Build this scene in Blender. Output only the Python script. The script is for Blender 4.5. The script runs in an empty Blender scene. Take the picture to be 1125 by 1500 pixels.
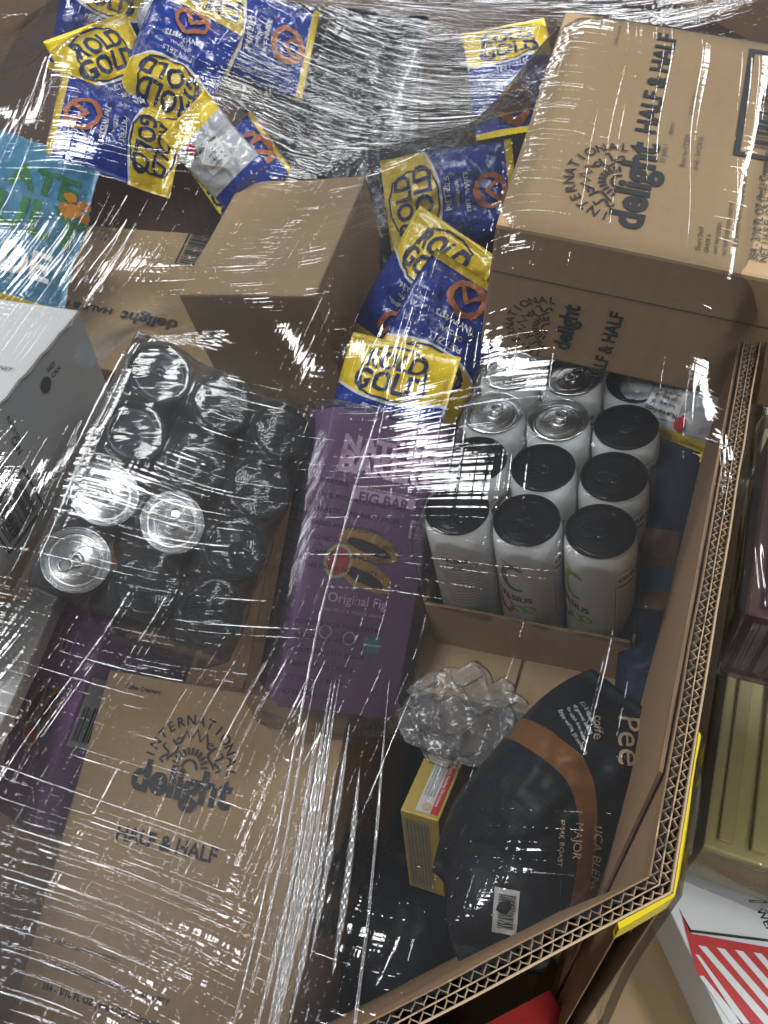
import bpy, bmesh, math, random
import numpy as np
from mathutils import Vector, Matrix, noise
from mathutils.bvhtree import BVHTree
random.seed(7)
S = bpy.context.scene
COL = S.collection
# ------------------------------------------------------------------ camera
RW = Matrix(((0.99875, -0.03255, -0.03796), (0.0, -0.75912, 0.65096), (-0.05001, -0.65014, -0.75817)))  # lens axes (right, down, forward) -> world
C0 = Vector((0, 0, 0.42))          # the phone, 42 cm above the rim of the bin (rim is z = 0)
F = 1250.0                         # focal length in pixels of the 1125 x 1500 photograph
cam = bpy.data.objects.new('camera', bpy.data.cameras.new('camera')); COL.objects.link(cam)
cam.data.sensor_fit = 'VERTICAL'; cam.data.sensor_height = 24; cam.data.lens = 24 * F / 1500
cam.data.clip_start = 0.01; cam.data.clip_end = 100
r, d, f = RW.col[0], RW.col[1], RW.col[2]
cam.matrix_world = Matrix(((r.x, -d.x, -f.x, C0.x), (r.y, -d.y, -f.y, C0.y), (r.z, -d.z, -f.z, C0.z), (0, 0, 0, 1)))
S.camera = cam
# ------------------------------------------------------------------ light: a warehouse ceiling with strip lamps
w = bpy.data.worlds.new('World'); S.world = w; w.use_nodes = True
w.node_tree.nodes['Background'].inputs[0].default_value = (0.90, 0.94, 1.0, 1)
w.node_tree.nodes['Background'].inputs[1].default_value = 0.11
LAMPS = [(-2.3, 1.5, 3.4, 1.8, .3), (.3, 5.8, 3.7, 3.0, .28), (-2.0, -.2, 3.3, 2.0, .3), (2.6, 3.4, 3.4, .28, 2.2), (2.6, .5, 3.2, .7, 2.2), (.5, -2.6, 3.4, 3.0, .3), (.3, 8.0, 3.9, 4.0, .3), (.8, 11.5, 4.0, 5.0, .35), (-4.4, 3.4, 3.6, .3, 2.6), (-3.0, 4.9, 3.6, .2, 2.4)]
for i, (x, y, z, sx, sy) in enumerate(LAMPS):
    ld = bpy.data.lights.new('ceiling_lamp', 'AREA'); ld.shape = 'RECTANGLE'; ld.size = sx; ld.size_y = sy
    ld.energy = 108 * sx * sy; ld.color = (0.97, 0.99, 1.0)
    lo = bpy.data.objects.new('ceiling_lamp', ld); COL.objects.link(lo); lo.location = (x, y, z)
S.view_settings.view_transform = 'Standard'; S.view_settings.look = 'None'
S.view_settings.exposure = 0.08; S.view_settings.gamma = 1.0; S.view_settings.use_curve_mapping = False
S.render.engine = 'CYCLES'
S.cycles.use_denoising = True
S.cycles.use_adaptive_sampling = True; S.cycles.adaptive_threshold = 0.05; S.cycles.adaptive_min_samples = 16
S.cycles.max_bounces = 4; S.cycles.diffuse_bounces = 2; S.cycles.glossy_bounces = 2; S.cycles.transparent_max_bounces = 24; S.cycles.sample_clamp_indirect = 6
S.cycles.caustics_reflective = False; S.cycles.caustics_refractive = False

# ------------------------------------------------------------------ places: a photo direction at a depth, or on a level
def at(u, v, dep):
    return C0 + RW @ Vector(((u - 562.5) / F * dep, (v - 750) / F * dep, dep))
def level(u, v, z):
    q = RW @ Vector(((u - 562.5) / F, (v - 750) / F, 1)); return C0 + q * ((z - C0.z) / q.z)
def mat4(R, t):
    m = Matrix(R).to_4x4(); m.translation = Vector(t); return m
def frame(u, v, dep, dx, dy, up=0.5, depx=0.0):
    c = at(u, v, dep); n = ((C0 - c).normalized() * (1 - up) + Vector((0, 0, 1)) * up).normalized()
    x = at(u + dx, v + dy, dep + depx) - c; x = (x - n * x.dot(n)).normalized(); y = n.cross(x)
    return mat4(((x.x, y.x, n.x), (x.y, y.y, n.y), (x.z, y.z, n.z)), c)
def upright(u, v, dep, eu, ev):
    c = at(u, v, dep); e = level(eu, ev, c.z) - c; e.z = 0; e.normalize(); y = Vector((-e.y, e.x, 0))
    return mat4(((e.x, y.x, 0), (e.y, y.y, 0), (0, 0, 1)), c)

# ------------------------------------------------------------------ materials
MATS = {}
def newmat(n):
    m = bpy.data.materials.new(n); m.use_nodes = True; nt = m.node_tree
    return m, nt, nt.nodes['Principled BSDF']
def nd(nt, t, **k):
    o = nt.nodes.new(t)
    for a, b in k.items():
        setattr(o, a, b)
    return o
def mth(nt, op, a, b=None, c=None):
    o = nd(nt, 'ShaderNodeMath', operation=op)
    for i, v in enumerate((a, b, c)):
        if v is None: continue
        if isinstance(v, (int, float)): o.inputs[i].default_value = v
        else: nt.links.new(v, o.inputs[i])
    return o.outputs[0]
def mixc(nt, fac, a, b):
    o = nd(nt, 'ShaderNodeMix', data_type='RGBA')
    for s, v in ((0, fac), (6, a), (7, b)):
        if isinstance(v, (int, float)): o.inputs[s].default_value = v
        elif isinstance(v, tuple): o.inputs[s].default_value = (*v, 1)
        else: nt.links.new(v, o.inputs[s])
    return o.outputs[2]
def noi(nt, scale, detail=3, vec=None, rough=0.5):
    o = nd(nt, 'ShaderNodeTexNoise'); o.inputs['Scale'].default_value = scale; o.inputs['Detail'].default_value = detail
    o.inputs['Roughness'].default_value = rough
    if vec is not None: nt.links.new(vec, o.inputs['Vector'])
    return o.outputs['Fac']
def ocoord(nt, scale=(1, 1, 1), rot=(0, 0, 0)):
    t = nd(nt, 'ShaderNodeTexCoord'); mp = nd(nt, 'ShaderNodeMapping'); mp.inputs['Scale'].default_value = scale; mp.inputs['Rotation'].default_value = rot
    nt.links.new(t.outputs['Object'], mp.inputs['Vector']); return mp.outputs[0]
def bump(nt, h, dist, strength=1.0):
    o = nd(nt, 'ShaderNodeBump'); o.inputs['Distance'].default_value = dist; o.inputs['Strength'].default_value = strength
    nt.links.new(h, o.inputs['Height']); return o.outputs[0]
def plain(n, col, rough=0.5, metal=0.0, var=0.12, ns=60, bd=0.0, bs=200, coat=0.0):
    if n in MATS: return MATS[n]
    m, nt, p = newmat(n)
    f = noi(nt, ns, 4, ocoord(nt))
    c = mixc(nt, f, tuple(v * (1 - var) for v in col), tuple(min(1, v * (1 + var)) for v in col))
    nt.links.new(c, p.inputs['Base Color']); p.inputs['Roughness'].default_value = rough; p.inputs['Metallic'].default_value = metal
    p.inputs['Coat Weight'].default_value = coat; p.inputs['Coat Roughness'].default_value = 0.08
    if bd: nt.links.new(bump(nt, noi(nt, bs, 3, ocoord(nt)), bd), p.inputs['Normal'])
    MATS[n] = m; return m
def kraft(n, col=(0.375, 0.258, 0.143), ax=0, rib=0.00026):
    if n in MATS: return MATS[n]
    m, nt, p = newmat(n)
    big = noi(nt, 7, 4, ocoord(nt)); fib = noi(nt, 900, 2, ocoord(nt, (1, .15, 1))); mot = noi(nt, 90, 4, ocoord(nt))
    c = mixc(nt, big, tuple(v * .76 for v in col), tuple(v * 1.16 for v in col))
    c = mixc(nt, mth(nt, 'MULTIPLY', fib, .35), c, tuple(v * .62 for v in col))
    c = mixc(nt, mth(nt, 'MULTIPLY', mot, .25), c, tuple(v * 1.2 for v in col))
    nt.links.new(c, p.inputs['Base Color']); p.inputs['Roughness'].default_value = 0.78; p.inputs['Specular IOR Level'].default_value = 0.25
    wv = nd(nt, 'ShaderNodeTexWave', wave_type='BANDS', bands_direction='XYZ'[ax]); wv.inputs['Scale'].default_value = 22; wv.inputs['Distortion'].default_value = 0.6
    nt.links.new(ocoord(nt), wv.inputs['Vector'])
    h = mth(nt, 'ADD', mth(nt, 'MULTIPLY', wv.outputs['Fac'], rib), mth(nt, 'MULTIPLY', mot, .00035))
    nt.links.new(bump(nt, h, 1.0), p.inputs['Normal'])
    MATS[n] = m; return m
KRAFT = kraft('kraft_cardboard'); KRAFT_D = kraft('brown_cardboard', (0.26, 0.16, 0.09)); KRAFT_B = kraft('bin_cardboard', (0.36, 0.22, 0.12), 2, 0.00015)
INK = plain('black_ink', (0.025, 0.026, 0.03), .6); INK_S = plain('grey_ink', (0.09, 0.085, 0.08), .7)
WHITE = plain('white_card', (0.76, 0.77, 0.77), .55, var=.05, ns=20); GREYCARD = plain('grey_card', (0.36, 0.37, 0.38), .6, var=.06, ns=20)
PURPLE = plain('purple_print', (0.21, 0.105, 0.245), .5, var=.08); PINK = plain('pink_print', (0.74, 0.50, 0.70), .5)
BLACKLID = plain('black_lid_paint', (0.012, 0.014, 0.018), .22, .55, bd=.00006, bs=120); SILVER = plain('bare_aluminium', (0.72, 0.73, 0.74), .24, 1.0, var=.04)
CANBODY = plain('satin_white_can', (0.80, 0.81, 0.81), .38, .0, var=.03); CANDARK = plain('dark_can', (0.03, 0.035, 0.045), .3, .4)
RED = plain('red_print', (0.55, 0.03, 0.03), .5); GOLD = plain('yellow_gold_card', (0.55, 0.40, 0.09), .38, .15)
YELLOW = plain('yellow_print', (0.85, 0.66, 0.02), .4); TEXTW = plain('white_print', (0.75, 0.75, 0.75), .5)
NAVYINK = plain('navy_ink', (0.012, 0.022, 0.09), .45); GREEN = plain('green_print', (0.05, 0.22, 0.07), .5)
CREAMTXT = plain('cream_print', (0.55, 0.42, 0.26), .5); TAN = plain('tan_print', (0.42, 0.20, 0.07), .5)
COOKIE = plain('baked_bar', (0.48, 0.27, 0.08), .7, var=.5, ns=300); FIGJAM = plain('fig_filling', (0.035, 0.02, 0.03), .5); FIGRED = plain('fig_flesh', (0.55, 0.07, 0.09), .5, var=.5, ns=300)
OLIVE = plain('olive_mark', (0.16, 0.18, 0.10), .4); LIME = plain('lime_mark', (0.28, 0.52, 0.05), .4); TEAL = plain('teal_print', (0.08, 0.28, 0.33), .5)
FLUTE = kraft('flute_paper', (0.27, 0.20, 0.13)); LINER = kraft('liner_paper', (0.33, 0.24, 0.15))

def film_mat(n, layers, tint=(0.975, 0.98, 0.982), rough=0.06, boost=1.25, haze=0.012):
    """clear film: see-through, with a glossy skin whose stretch wrinkles (isolated fine ridges) are relief. layers: (angle, along, across, height, attribute, threshold)"""
    m, nt, p = newmat(n); nt.nodes.remove(p); out = nt.nodes['Material Output']
    tc = nd(nt, 'ShaderNodeTexCoord'); total = None
    wob = nd(nt, 'ShaderNodeTexNoise', noise_dimensions='2D'); wob.inputs['Scale'].default_value = 5; wob.inputs['Detail'].default_value = 0; nt.links.new(tc.outputs['Object'], wob.inputs['Vector'])
    ad = nd(nt, 'ShaderNodeVectorMath', operation='MULTIPLY_ADD'); nt.links.new(wob.outputs['Color'], ad.inputs[0]); ad.inputs[1].default_value = (.03, .03, 0); nt.links.new(tc.outputs['Object'], ad.inputs[2])
    for ang, along, across, hgt, an, thr in layers:
        rt = nd(nt, 'ShaderNodeVectorRotate', rotation_type='Z_AXIS'); rt.inputs['Angle'].default_value = -ang; nt.links.new(ad.outputs[0], rt.inputs['Vector'])
        sc = nd(nt, 'ShaderNodeVectorMath', operation='MULTIPLY'); sc.inputs[1].default_value = (along, across, 1); nt.links.new(rt.outputs[0], sc.inputs[0])
        no = nd(nt, 'ShaderNodeTexNoise', noise_dimensions='2D'); no.inputs['Scale'].default_value = 1; no.inputs['Detail'].default_value = 1; no.inputs['Roughness'].default_value = .45; nt.links.new(sc.outputs[0], no.inputs['Vector'])
        h = no.outputs['Fac']
        if an:
            at_ = nd(nt, 'ShaderNodeAttribute', attribute_name=an)
            h = mth(nt, 'MAXIMUM', mth(nt, 'SUBTRACT', h, mth(nt, 'MULTIPLY_ADD', at_.outputs['Fac'], -.22 if thr > .4 else 0, thr)), 0.0)   # slacker film: more ridges
            h = mth(nt, 'MULTIPLY', h, mth(nt, 'MULTIPLY_ADD', at_.outputs['Fac'], hgt * .7, hgt * .3) if thr > .4 else mth(nt, 'MULTIPLY', at_.outputs['Fac'], hgt))
        else: h = mth(nt, 'MULTIPLY', mth(nt, 'MAXIMUM', mth(nt, 'SUBTRACT', h, thr), 0.0), hgt)
        total = h if total is None else mth(nt, 'ADD', total, h)
    nrm = bump(nt, total, 1.0)
    fr = nd(nt, 'ShaderNodeFresnel'); fr.inputs['IOR'].default_value = 1.5
    fac = mth(nt, 'MINIMUM', mth(nt, 'MULTIPLY', fr.outputs[0], boost), 0.8)
    tr = nd(nt, 'ShaderNodeBsdfTransparent'); tr.inputs[0].default_value = (*tint, 1)
    gl = nd(nt, 'ShaderNodeBsdfGlossy'); gl.inputs['Roughness'].default_value = rough; nt.links.new(nrm, gl.inputs['Normal'])
    df = nd(nt, 'ShaderNodeBsdfDiffuse'); df.inputs[0].default_value = (.8, .82, .85, 1)
    m1 = nd(nt, 'ShaderNodeMixShader'); m1.inputs[0].default_value = haze
    if any(l[4] for l in layers):   # gathered film lies in several layers: milkier
        at_ = [nd(nt, 'ShaderNodeAttribute', attribute_name=q).outputs['Fac'] for q in ('slack_across', 'slack_along')]
        nt.links.new(mth(nt, 'MULTIPLY_ADD', mth(nt, 'MAXIMUM', at_[0], at_[1]), .018, haze), m1.inputs[0])
    nt.links.new(tr.outputs[0], m1.inputs[1]); nt.links.new(df.outputs[0], m1.inputs[2])
    m2 = nd(nt, 'ShaderNodeMixShader'); nt.links.new(fac, m2.inputs[0]); nt.links.new(m1.outputs[0], m2.inputs[1]); nt.links.new(gl.outputs[0], m2.inputs[2])
    nt.links.new(m2.outputs[0], out.inputs['Surface']); return m

# ------------------------------------------------------------------ mesh helpers
def link(name, me, mats, parent=None, M=None):
    o = bpy.data.objects.new(name, me); COL.objects.link(o)
    for m in (mats if isinstance(mats, (list, tuple)) else [mats]): me.materials.append(m)
    if parent is not None: o.parent = parent
    if M is not None: o.matrix_local = M
    return o
def from_bm(name, bm, mats, parent=None, M=None, smooth=False):
    me = bpy.data.meshes.new(name); bm.normal_update(); bm.to_mesh(me); bm.free()
    if smooth: me.polygons.foreach_set('use_smooth', [True] * len(me.polygons))
    return link(name, me, mats, parent, M)
def from_data(name, vs, fs, mats, parent=None, M=None, smooth=False):
    me = bpy.data.meshes.new(name); me.from_pydata([tuple(v) for v in vs], [], fs); me.update()
    if smooth: me.polygons.foreach_set('use_smooth', [True] * len(me.polygons))
    return link(name, me, mats, parent, M)
def tag(o, label, cat, group=None, kind=None):
    if label: o['label'] = label
    if cat: o['category'] = cat
    if group: o['group'] = group
    if kind: o['kind'] = kind
    return o
def empty(name, M):
    o = bpy.data.objects.new(name, None); COL.objects.link(o); o.matrix_world = M; o.empty_display_size = .02; return o
def boxbm(x0, x1, y0, y1, z0, z1, bev=0.0, seg=2, bm=None, cuts=0, wob=0.0, seed=0):
    own = bmesh.new()
    bmesh.ops.create_cube(own, size=1)
    for v in own.verts:
        v.co = Vector((x0 + (v.co.x + .5) * (x1 - x0), y0 + (v.co.y + .5) * (y1 - y0), z0 + (v.co.z + .5) * (z1 - z0)))
    if bev: bmesh.ops.bevel(own, geom=list(own.edges), offset=bev, segments=seg, affect='EDGES', profile=.6)
    if cuts: bmesh.ops.subdivide_edges(own, edges=list(own.edges), cuts=cuts, use_grid_fill=True)
    if wob:
        for v in own.verts: v.co += noise.noise_vector(v.co * 14 + Vector((seed, 0, 0))) * wob
    if bm is None: return own
    me = bpy.data.meshes.new('t'); own.to_mesh(me); own.free(); bm.from_mesh(me); bpy.data.meshes.remove(me); return bm

TXT = {}
def text2d(s, bold=0.0, italic=0.0):
    """outline lettering as flat triangles, baseline from (0,0), width normalised to real advance"""
    key = (s, bold, italic)
    if key not in TXT:
        cu = bpy.data.curves.new('t', 'FONT'); cu.body = s; cu.size = 1; cu.offset = bold; cu.shear = italic; cu.resolution_u = 3
        ob = bpy.data.objects.new('t', cu); COL.objects.link(ob)
        me = bpy.data.meshes.new_from_object(ob)
        vs = [tuple(v.co[:2]) for v in me.vertices]; fs = [tuple(p.vertices) for p in me.polygons]
        bpy.data.objects.remove(ob); bpy.data.curves.remove(cu); bpy.data.meshes.remove(me)
        x0 = min((v[0] for v in vs), default=0); x1 = max((v[0] for v in vs), default=1)
        TXT[key] = ([(x - x0, y) for x, y in vs], fs, max(x1 - x0, 1e-4))
    return TXT[key]
def stroke(pts, wd, closed=False):
    """a drawn line as a flat ribbon"""
    vs, fs = [], []; n = len(pts)
    for i in range(n):
        a = Vector(pts[(i - 1) % n] if closed or i > 0 else pts[0]); b = Vector(pts[(i + 1) % n] if closed or i < n - 1 else pts[-1])
        t = (b - a).normalized() if (b - a).length > 1e-9 else Vector((1, 0)); nn = Vector((-t.y, t.x)) * wd / 2; p = Vector(pts[i])
        vs += [tuple(p + nn), tuple(p - nn)]
    for i in range(n if closed else n - 1):
        j = (i + 1) % n; fs.append((2 * i, 2 * i + 1, 2 * j + 1, 2 * j))
    return vs, fs
def merge2d(parts):
    V, Fc = [], []
    for vs, fs in parts:
        k = len(V); V += list(vs); Fc += [tuple(i + k for i in f) for f in fs]
    return V, Fc
def xf(p, s=1, o=(0, 0), rot=0.0, sx=1.0):
    c, q = math.cos(rot), math.sin(rot)
    return [((x * sx * c - y * q) * s + o[0], (x * sx * q + y * c) * s + o[1]) for x, y in p[0]], p[1]
def arc_text(s, r, a0, a1, size, bold=.02):
    parts = []; n = len(s)
    for i, ch in enumerate(s):
        a = a0 + (a1 - a0) * i / (n - 1); t = text2d(ch, bold); wdt = t[2] * size
        v, f_ = xf((t[0], t[1]), size, (-wdt / 2, 0)); rot = a - math.pi / 2
        parts.append(xf((v, f_), 1, (r * math.cos(a), r * math.sin(a)), rot))
    return merge2d(parts)
def creamer_logo():
    """arched word over a sunrise doodle, unit = arc radius"""
    P = [arc_text('INTERNATIONAL', .86, math.radians(172), math.radians(4), .30, .012)]
    for k in range(11):
        a = math.radians(12 + k * 15.6); P.append(stroke([(math.cos(a) * .27, math.sin(a) * .27), (math.cos(a) * .42, math.sin(a) * .42)], .05))
    P.append(stroke([(math.cos(math.radians(t)) * .17, math.sin(math.radians(t)) * .17) for t in range(0, 181, 15)], .05))
    P.append(stroke([(-.30, .52), (-.24, .72), (-.12, .55), (0, .78), (.12, .55), (.24, .72), (.30, .52)], .045))
    for sx in (-1, 1):
        P.append(stroke([(sx * (.45 + .1 * math.cos(t * .9)), .08 + t * .07 + .0 * t) for t in range(7)], .045))
        P.append(stroke([(sx * (.62 + .09 * math.sin(t * 1.3)), .02 + t * .055) for t in range(8)], .045))
        P.append(stroke([(sx * (.36 + .06 * math.cos(t)), .50 + .06 * math.sin(t)) for t in [k * .7 for k in range(9)]], .04))
    return merge2d(P)
LOGO = creamer_logo()
def barcode(wd, hg, seed=1, n=38):
    rn = random.Random(seed); x = 0; P = []
    while x < wd:
        b = rn.choice((1, 1, 2, 3)) * wd / 95; 
        P.append(([(x, 0), (min(x + b, wd), 0), (min(x + b, wd), hg), (x, hg)], [(0, 1, 2, 3)])); x += b + rn.choice((1, 1, 2)) * wd / 95
    return merge2d(P)
def blob(rx, ry, n=22, j=.12, seed=0, o=(0, 0)):
    rn = random.Random(seed); pts = [(o[0] + rx * math.cos(2 * math.pi * i / n) * (1 + rn.uniform(-j, j)), o[1] + ry * math.sin(2 * math.pi * i / n) * (1 + rn.uniform(-j, j))) for i in range(n)]
    return pts, [tuple(range(n))]
def quad2(x0, y0, x1, y1): return [(x0, y0), (x1, y0), (x1, y1), (x0, y1)], [(0, 1, 2, 3)]

class Face:
    """a flat printed face of a thing: origin, two in-plane axes in the thing's own coordinates"""
    def __init__(s, obj, o, x, y):
        s.obj, s.o, s.x, s.y = obj, Vector(o), Vector(x).normalized(), Vector(y).normalized(); s.n = s.x.cross(s.y); s.lift = 0.0005
    def find(s, u, v):
        M = s.obj.matrix_world.inverted(); a = M @ C0; b = (M @ at(u, v, 1.0)) - a
        k = (s.o - a).dot(s.n) / b.dot(s.n); q = a + b * k - s.o; return q.dot(s.x), q.dot(s.y)
    def put(s, name, shp, mat, lift=None):
        l = s.lift if lift is None else lift
        vs = [s.o + s.x * p[0] + s.y * p[1] + s.n * l for p in shp[0]]
        return from_data(name, vs, shp[1], mat, s.obj)
    def line(s, txt, p0, p1, mat=None, bold=.0, name='lettering', maxh=None, lift=None, sq=None):
        """a line of writing whose baseline runs from photo point p0 towards p1, snapped to the face's axes"""
        a = s.find(*p0); b = s.find(*p1); dx, dy = b[0] - a[0], b[1] - a[1]
        L = math.hypot(dx, dy); rot = round(math.atan2(dy, dx) / (math.pi / 2)) * math.pi / 2
        t = text2d(txt, bold); k = L / t[2]; sx = 1.0
        if sq: sx = k / (sq * 1.0); k = sq
        return s.put(name, xf((t[0], t[1]), k, a, rot, sx), mat or INK, lift)
    def shape(s, name, shp, c, scale, rot, mat, lift=None):
        return s.put(name, xf(shp, scale, s.find(*c), rot), mat, lift)

# ================================================================== the setting
floor = from_bm('floor', boxbm(-6, 6, -5, 9, -1.0, -.95), plain('brown_floor', (0.10, 0.065, 0.045), .45, ns=9, var=.35, bd=.0006, bs=40)); tag(floor, None, None, kind='structure')

# the octagonal bin: walk round its rim
K = Vector((0.103, 0.131)); A0 = math.atan2(.413, .159)
LEN = [1.25, .28, .80, .28, 1.25, .28, .80, .28]
poly = [K.copy()]
for i, L in enumerate(LEN[:-1]):
    a = A0 + i * math.pi / 4; poly.append(poly[-1] + Vector((math.cos(a), math.sin(a))) * L)
BIN = empty('pallet_bin', Matrix.Translation((-.15, .7, -.8)))
tag(BIN, 'large open octagonal corrugated cardboard bin with fluted rim and yellow outer edge', 'cardboard bin')
binI = BIN.matrix_world.inverted()
def offset_poly(o):
    res = []; n = len(poly)
    for i in range(n):
        a = (poly[i] - poly[i - 1]).normalized(); b = (poly[(i + 1) % n] - poly[i]).normalized()
        na = Vector((a.y, -a.x)); nb = Vector((b.y, -b.x)); m = (na + nb); m = m / m.dot(na); res.append(poly[i] + m * o)
    return res
def sheet(name, o, th, z0, z1, mat, edge, wob=.0008, ext=0.0):
    """one straight liner sheet of one wall"""
    a = offset_poly(o)[edge]; b = offset_poly(o)[(edge + 1) % 8]; t = (b - a).normalized(); nn = Vector((t.y, -t.x)); L = (b - a).length
    n = max(8, int(L / .02)); vs, fs = [], []
    for i in range(n + 1):
        p = a + t * (L * i / n); wv = noise.noise(Vector((p.x * 18, p.y * 18, o * 300))) * wob; zt = z1 + noise.noise(Vector((p.x * 30, p.y * 30, o * 200 + 5))) * .0012
        for q, z in ((0, z0), (th, z0), (th, zt), (0, zt)):
            c = p + nn * (q + wv + (.215 * z if edge == 7 and z < -.005 else 0)); vs.append(binI @ Vector((c.x, c.y, z)))   # the near corner panel leans in
    for i in range(n):
        k = 4 * i
        for j in range(4): fs.append((k + j, k + (j + 1) % 4, k + 4 + (j + 1) % 4, k + 4 + j))
    fs += [(0, 3, 2, 1), (4 * n, 4 * n + 1, 4 * n + 2, 4 * n + 3)]
    return from_data(name, vs, fs, mat, BIN)
def flutes(o, hgt, pitch, edge, seed):
    a = offset_poly(o)[edge]; b = offset_poly(o)[(edge + 1) % 8]; t = (b - a).normalized(); nn = Vector((t.y, -t.x)); L = (b - a).length
    n = int(L / pitch * 14); vs, fs = [], []; ph = seed
    for i in range(n + 1):
        sx = L * i / n; jit = noise.noise(Vector((sx * 38, seed, 0))) * 2.2; th = 2 * math.pi * sx / pitch + jit * 1.1 + seed
        amp = hgt / 2 * (1 - .55 * max(0, noise.noise(Vector((sx * 22, seed, 3)))) + .2 * noise.noise(Vector((sx * 70, seed, 4))))
        yy = hgt / 2 + amp * max(-1, min(1, 1.25 * math.sin(th))); xx = sx + .0009 * math.sin(2 * th); zz = -.0012 + .0022 * noise.noise(Vector((sx * 90, seed, 8)))
        for dy, z in ((-.00035, zz), (.00035, zz), (.00035, -.06), (-.00035, -.06)):
            c = a + t * xx + nn * (yy + dy + (.215 * z if edge == 7 and z < -.01 else 0)); vs.append(binI @ Vector((c.x, c.y, z)))
    for i in range(n):
        k = 4 * i
        for j in range(4): fs.append((k + j, k + 4 + j, k + 4 + (j + 1) % 4, k + (j + 1) % 4))
    return from_data('flute', vs, fs, FLUTE, BIN)
for e in range(8):
    vis = e in (0, 7)
    sheet('inner_liner', 0.0, .0009, -.80, .0, KRAFT_B, e)
    if vis:
        flutes(.0011, .0042, .0060, e, 1.3 + e); sheet('middle_liner', .0056, .0006, -.08, 0, LINER, e); flutes(.0064, .0038, .0054, e, 4.1 + e)
    sheet('outer_liner', .0105, .0010, -.80, .0015, LINER, e)
# inner sleeve that stops short of the corner, and the yellow print that shows along the outer edge
pa = poly[0] + (poly[1] - poly[0]).normalized() * .055; tdir = (poly[1] - poly[0]).normalized(); nin = Vector((-tdir.y, tdir.x))
vs = []; n = 40
for i in range(n + 1):
    p = pa + tdir * (1.1 * i / n)
    for q, z in ((.0015, -.8), (.0035, -.8), (.0035, -.004 + .003 * noise.noise(Vector((i * .7, 0, 0)))), (.0015, -.004)):
        c = p + nin * q; vs.append(binI @ Vector((c.x, c.y, z)))
fs = [(4 * i + j, 4 * i + 4 + j, 4 * i + 4 + (j + 1) % 4, 4 * i + (j + 1) % 4) for i in range(n) for j in range(4)] + [(0, 1, 2, 3)]
from_data('inner_sleeve', vs, fs, KRAFT_B, BIN)
op = offset_poly(.0117)
def strip(name, pts, wd, z0, z1, mat):
    vs, fs = [], []
    for i, (p, nn, k) in enumerate(pts):
        for q, z in ((0, z0), (wd * k, z0 - .006), (wd * k, z1 - .004 * k), (0, z1)):
            c = p + nn * q; vs.append(binI @ Vector((c.x, c.y, z)))
    for i in range(len(pts) - 1):
        for j in range(4): fs.append((4 * i + j, 4 * i + (j + 1) % 4, 4 * i + 4 + (j + 1) % 4, 4 * i + 4 + j))
    return from_data(name, vs, fs, mat, BIN)
tR = (op[1] - op[0]).normalized(); nR = Vector((tR.y, -tR.x)); tB = (op[7] - op[0]).normalized(); nB = Vector((-tB.y, tB.x)); nC = (nR + nB).normalized()
pts = [(op[0] + tR * s, nR, .25 + .75 * abs(math.sin(s * 40 + .6)) * (1 if s < .09 else .35)) for s in (.085, .07, .055, .04, .03, .02, .01)]
pts += [(op[0], nC, .5)] + [(op[0] + tB * s, nB, .3 + .6 * abs(math.sin(s * 30 + .4))) for s in (.01, .02, .03)]
strip('yellow_edge', pts, .0024, -.012, .002, YELLOW)
bin_floor = from_data('bin_floor', [binI @ Vector((p.x, p.y, -.79)) for p in poly], [tuple(range(8))], KRAFT_D, BIN)
# ================================================================== cartons
def carton(name, label, M, L, W, H, mat, cat='carton', group=None, bev=.003, wob=.0018, seed=0):
    bm = boxbm(0, L, 0, W, -H, 0, bev, 2, cuts=3, wob=wob, seed=seed)
    o = from_bm(name, bm, mat, None, M); return tag(o, label, cat, group)
G1 = 'creamer cartons'
# upper right carton
UR = carton('creamer_carton', 'kraft creamer carton at upper right with upward reading black print and barcode', mat4(((.9544, .2965, .0349), (-.2826, .9348, -.215), (-.0964, .1953, .976)), (.0643, .5618, .0819)), .25, .267, .135, KRAFT, group=G1, wob=.0008)
bpy.context.view_layer.update()
t = Face(UR, (0, 0, 0), (1, 0, 0), (0, 1, 0)); t.lift = .0012
t.line('delight', (938, 340), (966, 214), bold=.035); t.line('HALF & HALF', (959, 198), (986, 53), bold=.03)
t.line('Coffee Creamers', (903, 68), (908, 38))
t.shape('logo', LOGO, (909, 268), .040, math.pi / 2, INK)
t.line('Short Shelf', (1025, 369), (1030, 334)); t.line('GRADE A', (1037, 372), (1041, 345)); t.line('UHT PROCESSED', (1050, 374), (1057, 328))
t.line('NO REFRIGERATION NEEDED', (1063, 376), (1075, 298)); t.line('For Optimal Performance, Store at or Below 80\u00b0F', (1077, 379), (1093, 249))
t.line('384 - 3/10 FL OZ (9mL) Creamers', (1109, 384), (1133, 226), bold=.01); t.line('NET 116.8 FL OZ (3.45L)', (1123, 386), (1139, 270), bold=.01)
t.line('17 JAN 1', (974, 240), (979, 214), INK_S); t.line('(BRM01)', (985, 200), (990, 182), INK_S); t.line('Best by CODE', (1003, 246), (1014, 200), INK_S)
t.line('0-40 : 54/CA/1E', (1022, 251), (1035, 203), INK_S); t.line('10 Oct 20x', (1016, 171), (1025, 140), INK_S)
a = t.find(1073, 228); b = t.find(1094, 72)
bh = .055; bw = b[1] - a[1]
t.put('barcode_frame', merge2d([quad2(a[0], a[1], a[0] + .005, b[1]), quad2(a[0] + .0051, a[1], a[0] + bh, a[1] + .005), quad2(a[0] + .0051, b[1] - .005, a[0] + bh, b[1])]), INK)
t.put('barcode', xf(barcode(bw - .026, bh - .014, 3), 1, (a[0] + bh, a[1] + .013), math.pi / 2), INK)
fr = Face(UR, (0, 0, 0), (1, 0, 0), (0, 0, 1)); fr.lift = .0012
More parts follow.
